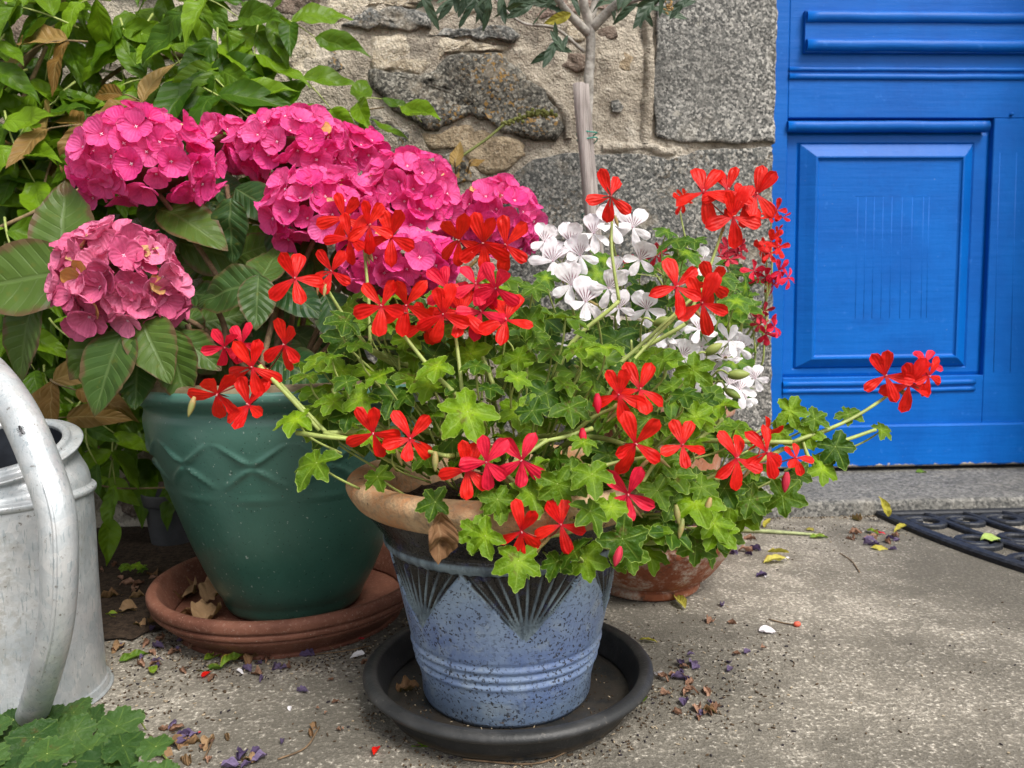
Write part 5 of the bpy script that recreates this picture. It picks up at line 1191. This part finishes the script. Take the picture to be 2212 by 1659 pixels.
for a in [('yellow',1690,1187,72,.003,None,10),('yellow',1677,1213,62,.003,None,5),('yellow',1590,1148,58),('yellow',1660,1136,40),('yellow',1745,1142,34),('yellow',1905,1185,46),('yellow',1400,1384,40),('yellow',1945,1136,40,.013),('yellow',1572,1165,40),
          ('green',470,1412,70),('green',506,1424,80,.006,None,60),('green',446,1440,80,.004,None,170),('green',1770,1160,44,.003,None,0),('green',1885,1150,44),('green',250,1330,60),('green',292,1416,70,.004,None,50),('green',225,1355,36),('green',395,1575,36),('green',330,1450,50),
          ('dry',705,1396,50),('dry',545,1425,56),('dry',1850,1120,50),('dry',270,1320,60),('dry',335,1340,50),('dry',300,1350,44),('dry',385,1608,70),('dry',350,1630,70),('dry',400,1640,60),('dry',330,1240,50),('dry',240,1290,50),('dry',420,1600,46),('dry',300,1290,40),('dry',255,1400,40),('dry',1535,1535,40),('dry',672,1585,36),('dry',678,1568,36),('dry',535,1640,46),('dry',450,1605,50),('dry',490,1590,40),
          ('red',446,1457,30),('red',812,1622,34),('red',782,1378,18),('red',1898,1152,28),('red',432,1580,14),('white',772,1415,34),('white',1422,1455,44),('white',1660,1362,44,.003,None,0),('white',518,1450,24),('white',1910,1110,24,.004),('white',1655,1245,14),('white',625,1528,14),('white',1700,1205,16),
          ('dkgreen',900,1600,74,.004,None,150),('dkgreen',1384,1508,64,.004,None,60),('purple',660,1412,44),('purple',600,1436,46),('purple',575,1410,40),('purple',540,1400,34),('purple',1470,1465,44),('purple',1560,1305,28),('purple',1645,1242,30),('purple',500,1655,50),('purple',520,1632,40),('purple',560,1640,40),('purple',405,1585,50),('purple',610,1600,26)]:
    drop(*a)
def scatter(kind, cu, cv, su, sv, n, lo=18, hi=36):
    for _ in range(n):
        u, v = rnd.gauss(cu, su), rnd.gauss(cv, sv)
        if v < 1140 and u > 1550: v = 1142 + rnd.random() * 20
        if kind: drop(kind, u, v, rnd.uniform(lo, hi))
for args in (('purple', 1480, 1445, 28, 18, 6), ('tan', 1460, 1470, 30, 22, 9), ('tan', 1520, 1530, 26, 18, 10), ('purple', 1530, 1525, 28, 18, 4), ('tan', 320, 1390, 40, 30, 9), ('purple', 330, 1400, 40, 30, 8), ('tan', 390, 1600, 40, 26, 10), ('purple', 395, 1600, 40, 26, 6), ('tan', 540, 1440, 90, 20, 8), ('purple', 540, 1440, 90, 24, 6),
             ('purple', 1575, 1180, 22, 9, 7), ('tan', 1585, 1170, 30, 9, 6), ('purple', 1890, 1165, 22, 9, 7), ('tan', 1880, 1160, 30, 10, 6), ('tan', 1600, 1400, 90, 40, 4), ('purple', 1620, 1420, 80, 50, 3), ('tan', 720, 1540, 80, 50, 6, 10, 20), ('tan', 280, 1260, 40, 30, 8), ('purple', 520, 1640, 30, 10, 3), ('tan', 1800, 1700, 200, 60, 3, 12, 24)):
    scatter(*args)
def one(name, me, m_, label, cat, group=None): return tag(obj(name, me, None, m_), label, cat, group)
# single, named bits
yl = G(1920, 1116, .014); one('fallen_leaf', LT['yellow'][0], frame(yl, CB + CR * .3, CU * .9 + CR * -.4, .050), 'bright yellow leaf standing upright on the corner of the door mat', 'leaf')
gl = G(2118, 1165, .012); one('fallen_leaf', litter_mesh(plain('pale_leaf', (.28, .38, .09), .5, .3, 0, .2, 60, .001), 61, .34, .4), frame(gl, Vector((0, 0, 1)) + CB * .2, Vector((1, -.2, 0)), .055), 'round pale green leaf lying across the door mat scrolls', 'leaf')
one('yellow_pod', LT['yellow'][2], frame(G(1480, 1315, .004), Vector((0, 0, 1)) + CB * .2, Vector((-.1, 1, .1)), .050), 'single yellow pod like leaf beside the terracotta bowl', 'leaf')
hangp = P(955, 1132, BY - B_R - .010)
one('dry_leaf', litter_mesh(M_DRY, 71, .42, 1.4, .2), frame(hangp + Vector((0, 0, .012)), CB + CR * .3, -CU + CR * -.1, .050), 'crumpled brown leaf hanging over the blue pot rim', 'leaf')
one('dry_leaf', litter_mesh(M_DRY, 72, .40, 1.2, .2), frame(G(855, 1490, .012) , Vector((0, 0, 1)) + CB * .5, Vector((1, .3, .1)), .030), 'curled tan leaf inside the black saucer', 'leaf')
for k, (u, v) in enumerate(((395, 1290), (425, 1272), (440, 1300), (405, 1312), (465, 1308))):
    one('dry_leaf', litter_mesh(M_DRY, 80 + k, .5, .9, .2), frame(G(u, v, .034), Vector((0, 0, 1)) + CB * .6 + rv(.5), rv(1), .052), 'papery dead leaf lying in the terracotta saucer', 'leaf', 'dead leaves in the terracotta saucer')
sg_ = G(1978, 1020, .038); one('fallen_leaf', LT['green'][0], frame(sg_, Vector((0, 0, 1)) + CB * .2, Vector((1, .1, 0)), .045), 'pale green leaf caught on the step under the door', 'leaf')
b = B(); b.tube([G(1592, 1146, .004), G(1660, 1148, .005), G(1780, 1156, .004)], [.0042, .0045, .0025], 7); one('green_stalk', b.mesh('green_stalk', plain('pale_stem', (.30, .34, .16), .6, .3, 0, .3, 90, .001)), None, 'pale green plant stem lying along the foot of the step', 'stem')
for k, pts in enumerate((((1815, 1195), (1840, 1212), (1857, 1236)), ((660, 1415), (740, 1407), (800, 1395)), ((600, 1640), (660, 1615), (690, 1570)), ((1000, 1640), (1150, 1650), (1230, 1622)), ((1660, 1337), (1690, 1345), (1715, 1349)), ((440, 1640), (455, 1610), (460, 1590)), ((60, 1625), (100, 1600), (150, 1585)))):
    b = B(); b.tube(curve([G(u, v, .002) for u, v in pts], 5), .0011, 5); one('dry_twig', b.mesh('dry_twig', STEMB), None, 'thin dry twig lying on the concrete', 'twig', 'thin dry twigs on the ground')
b = B(); ell(b, G(1722, 1348, .004), Vector((1, .2, 0)), .006, .0045); one('red_bud', b.mesh('red_bud', plain('fallen_bud', (.55, .10, .06), .6, .3, 0, .3, 60, 0)), None, 'small dropped reddish bud on the concrete', 'bud')
# fine crumbs nobody could count
b = B()
for _ in range(1500):
    r_ = rnd.random()
    if r_ < .35: u, v = rnd.gauss(330, 90), rnd.gauss(1420, 110)
    elif r_ < .6: u, v = rnd.gauss(1500, 120), rnd.gauss(1470, 70)
    elif r_ < .75: u, v = rnd.gauss(650, 130), rnd.gauss(1400, 30)
    elif r_ < .87: u, v = rnd.gauss(1780, 160), 1132 + abs(rnd.gauss(0, 30))
    else: u, v = rnd.uniform(300, 2200), rnd.uniform(1300, 1659)
    if v < 1128: continue
    p = G(u, v, .0012); ell(b, p, Vector((rnd.gauss(0, 1), rnd.gauss(0, 1), .1)), rnd.uniform(.0008, .0034), rnd.uniform(.0006, .0014), rnd.choice((0, 0, 0, 1, 2)), 3, 5)
for _ in range(1500):
    a = rnd.uniform(2.6, 6.4); k = rnd.random()
    if k < .45: p = Vector((GX + math.cos(a) * (rt_ - .03 + abs(rnd.gauss(0, .03))), GY + math.sin(a) * (rt_ - .03 + abs(rnd.gauss(0, .03))), .0012))
    elif k < .7: p = Vector((SX + math.cos(a) * (rs - .03 + abs(rnd.gauss(0, .03))), BY + math.sin(a) * (rs - .03 + abs(rnd.gauss(0, .03))), .0012))
    else: p = Vector((XJ + rnd.uniform(-.05, .7), 1.752 - abs(rnd.gauss(0, .012)), .0012))
    ell(b, p, Vector((rnd.gauss(0, 1), rnd.gauss(0, 1), .1)), rnd.uniform(.0008, .0030), rnd.uniform(.0006, .0014), rnd.choice((0, 0, 0, 1, 2)), 3, 5)
for _ in range(500):
    a = rnd.uniform(0, 6.28); q = (rs - .05) * math.sqrt(rnd.random()); ell(b, Vector((SX + math.cos(a) * q, BY + math.sin(a) * q, .0102)), rv(1), rnd.uniform(.0006, .0022), .0008, rnd.choice((0, 0, 1)), 3, 5)
tag(obj('ground_debris', b.mesh('ground_debris', [plain('crumb_brown', (.075, .05, .03), .9, .2, 0, .4, 200, 0), plain('crumb_pale', (.36, .29, .2), .9, .2, 0, .3, 200, 0), plain('crumb_dark', (.03, .025, .03), .9, .2, 0, .3, 200, 0)])), 'fine crumbs of soil and dried petals strewn over the concrete', 'debris', None, 'stuff')
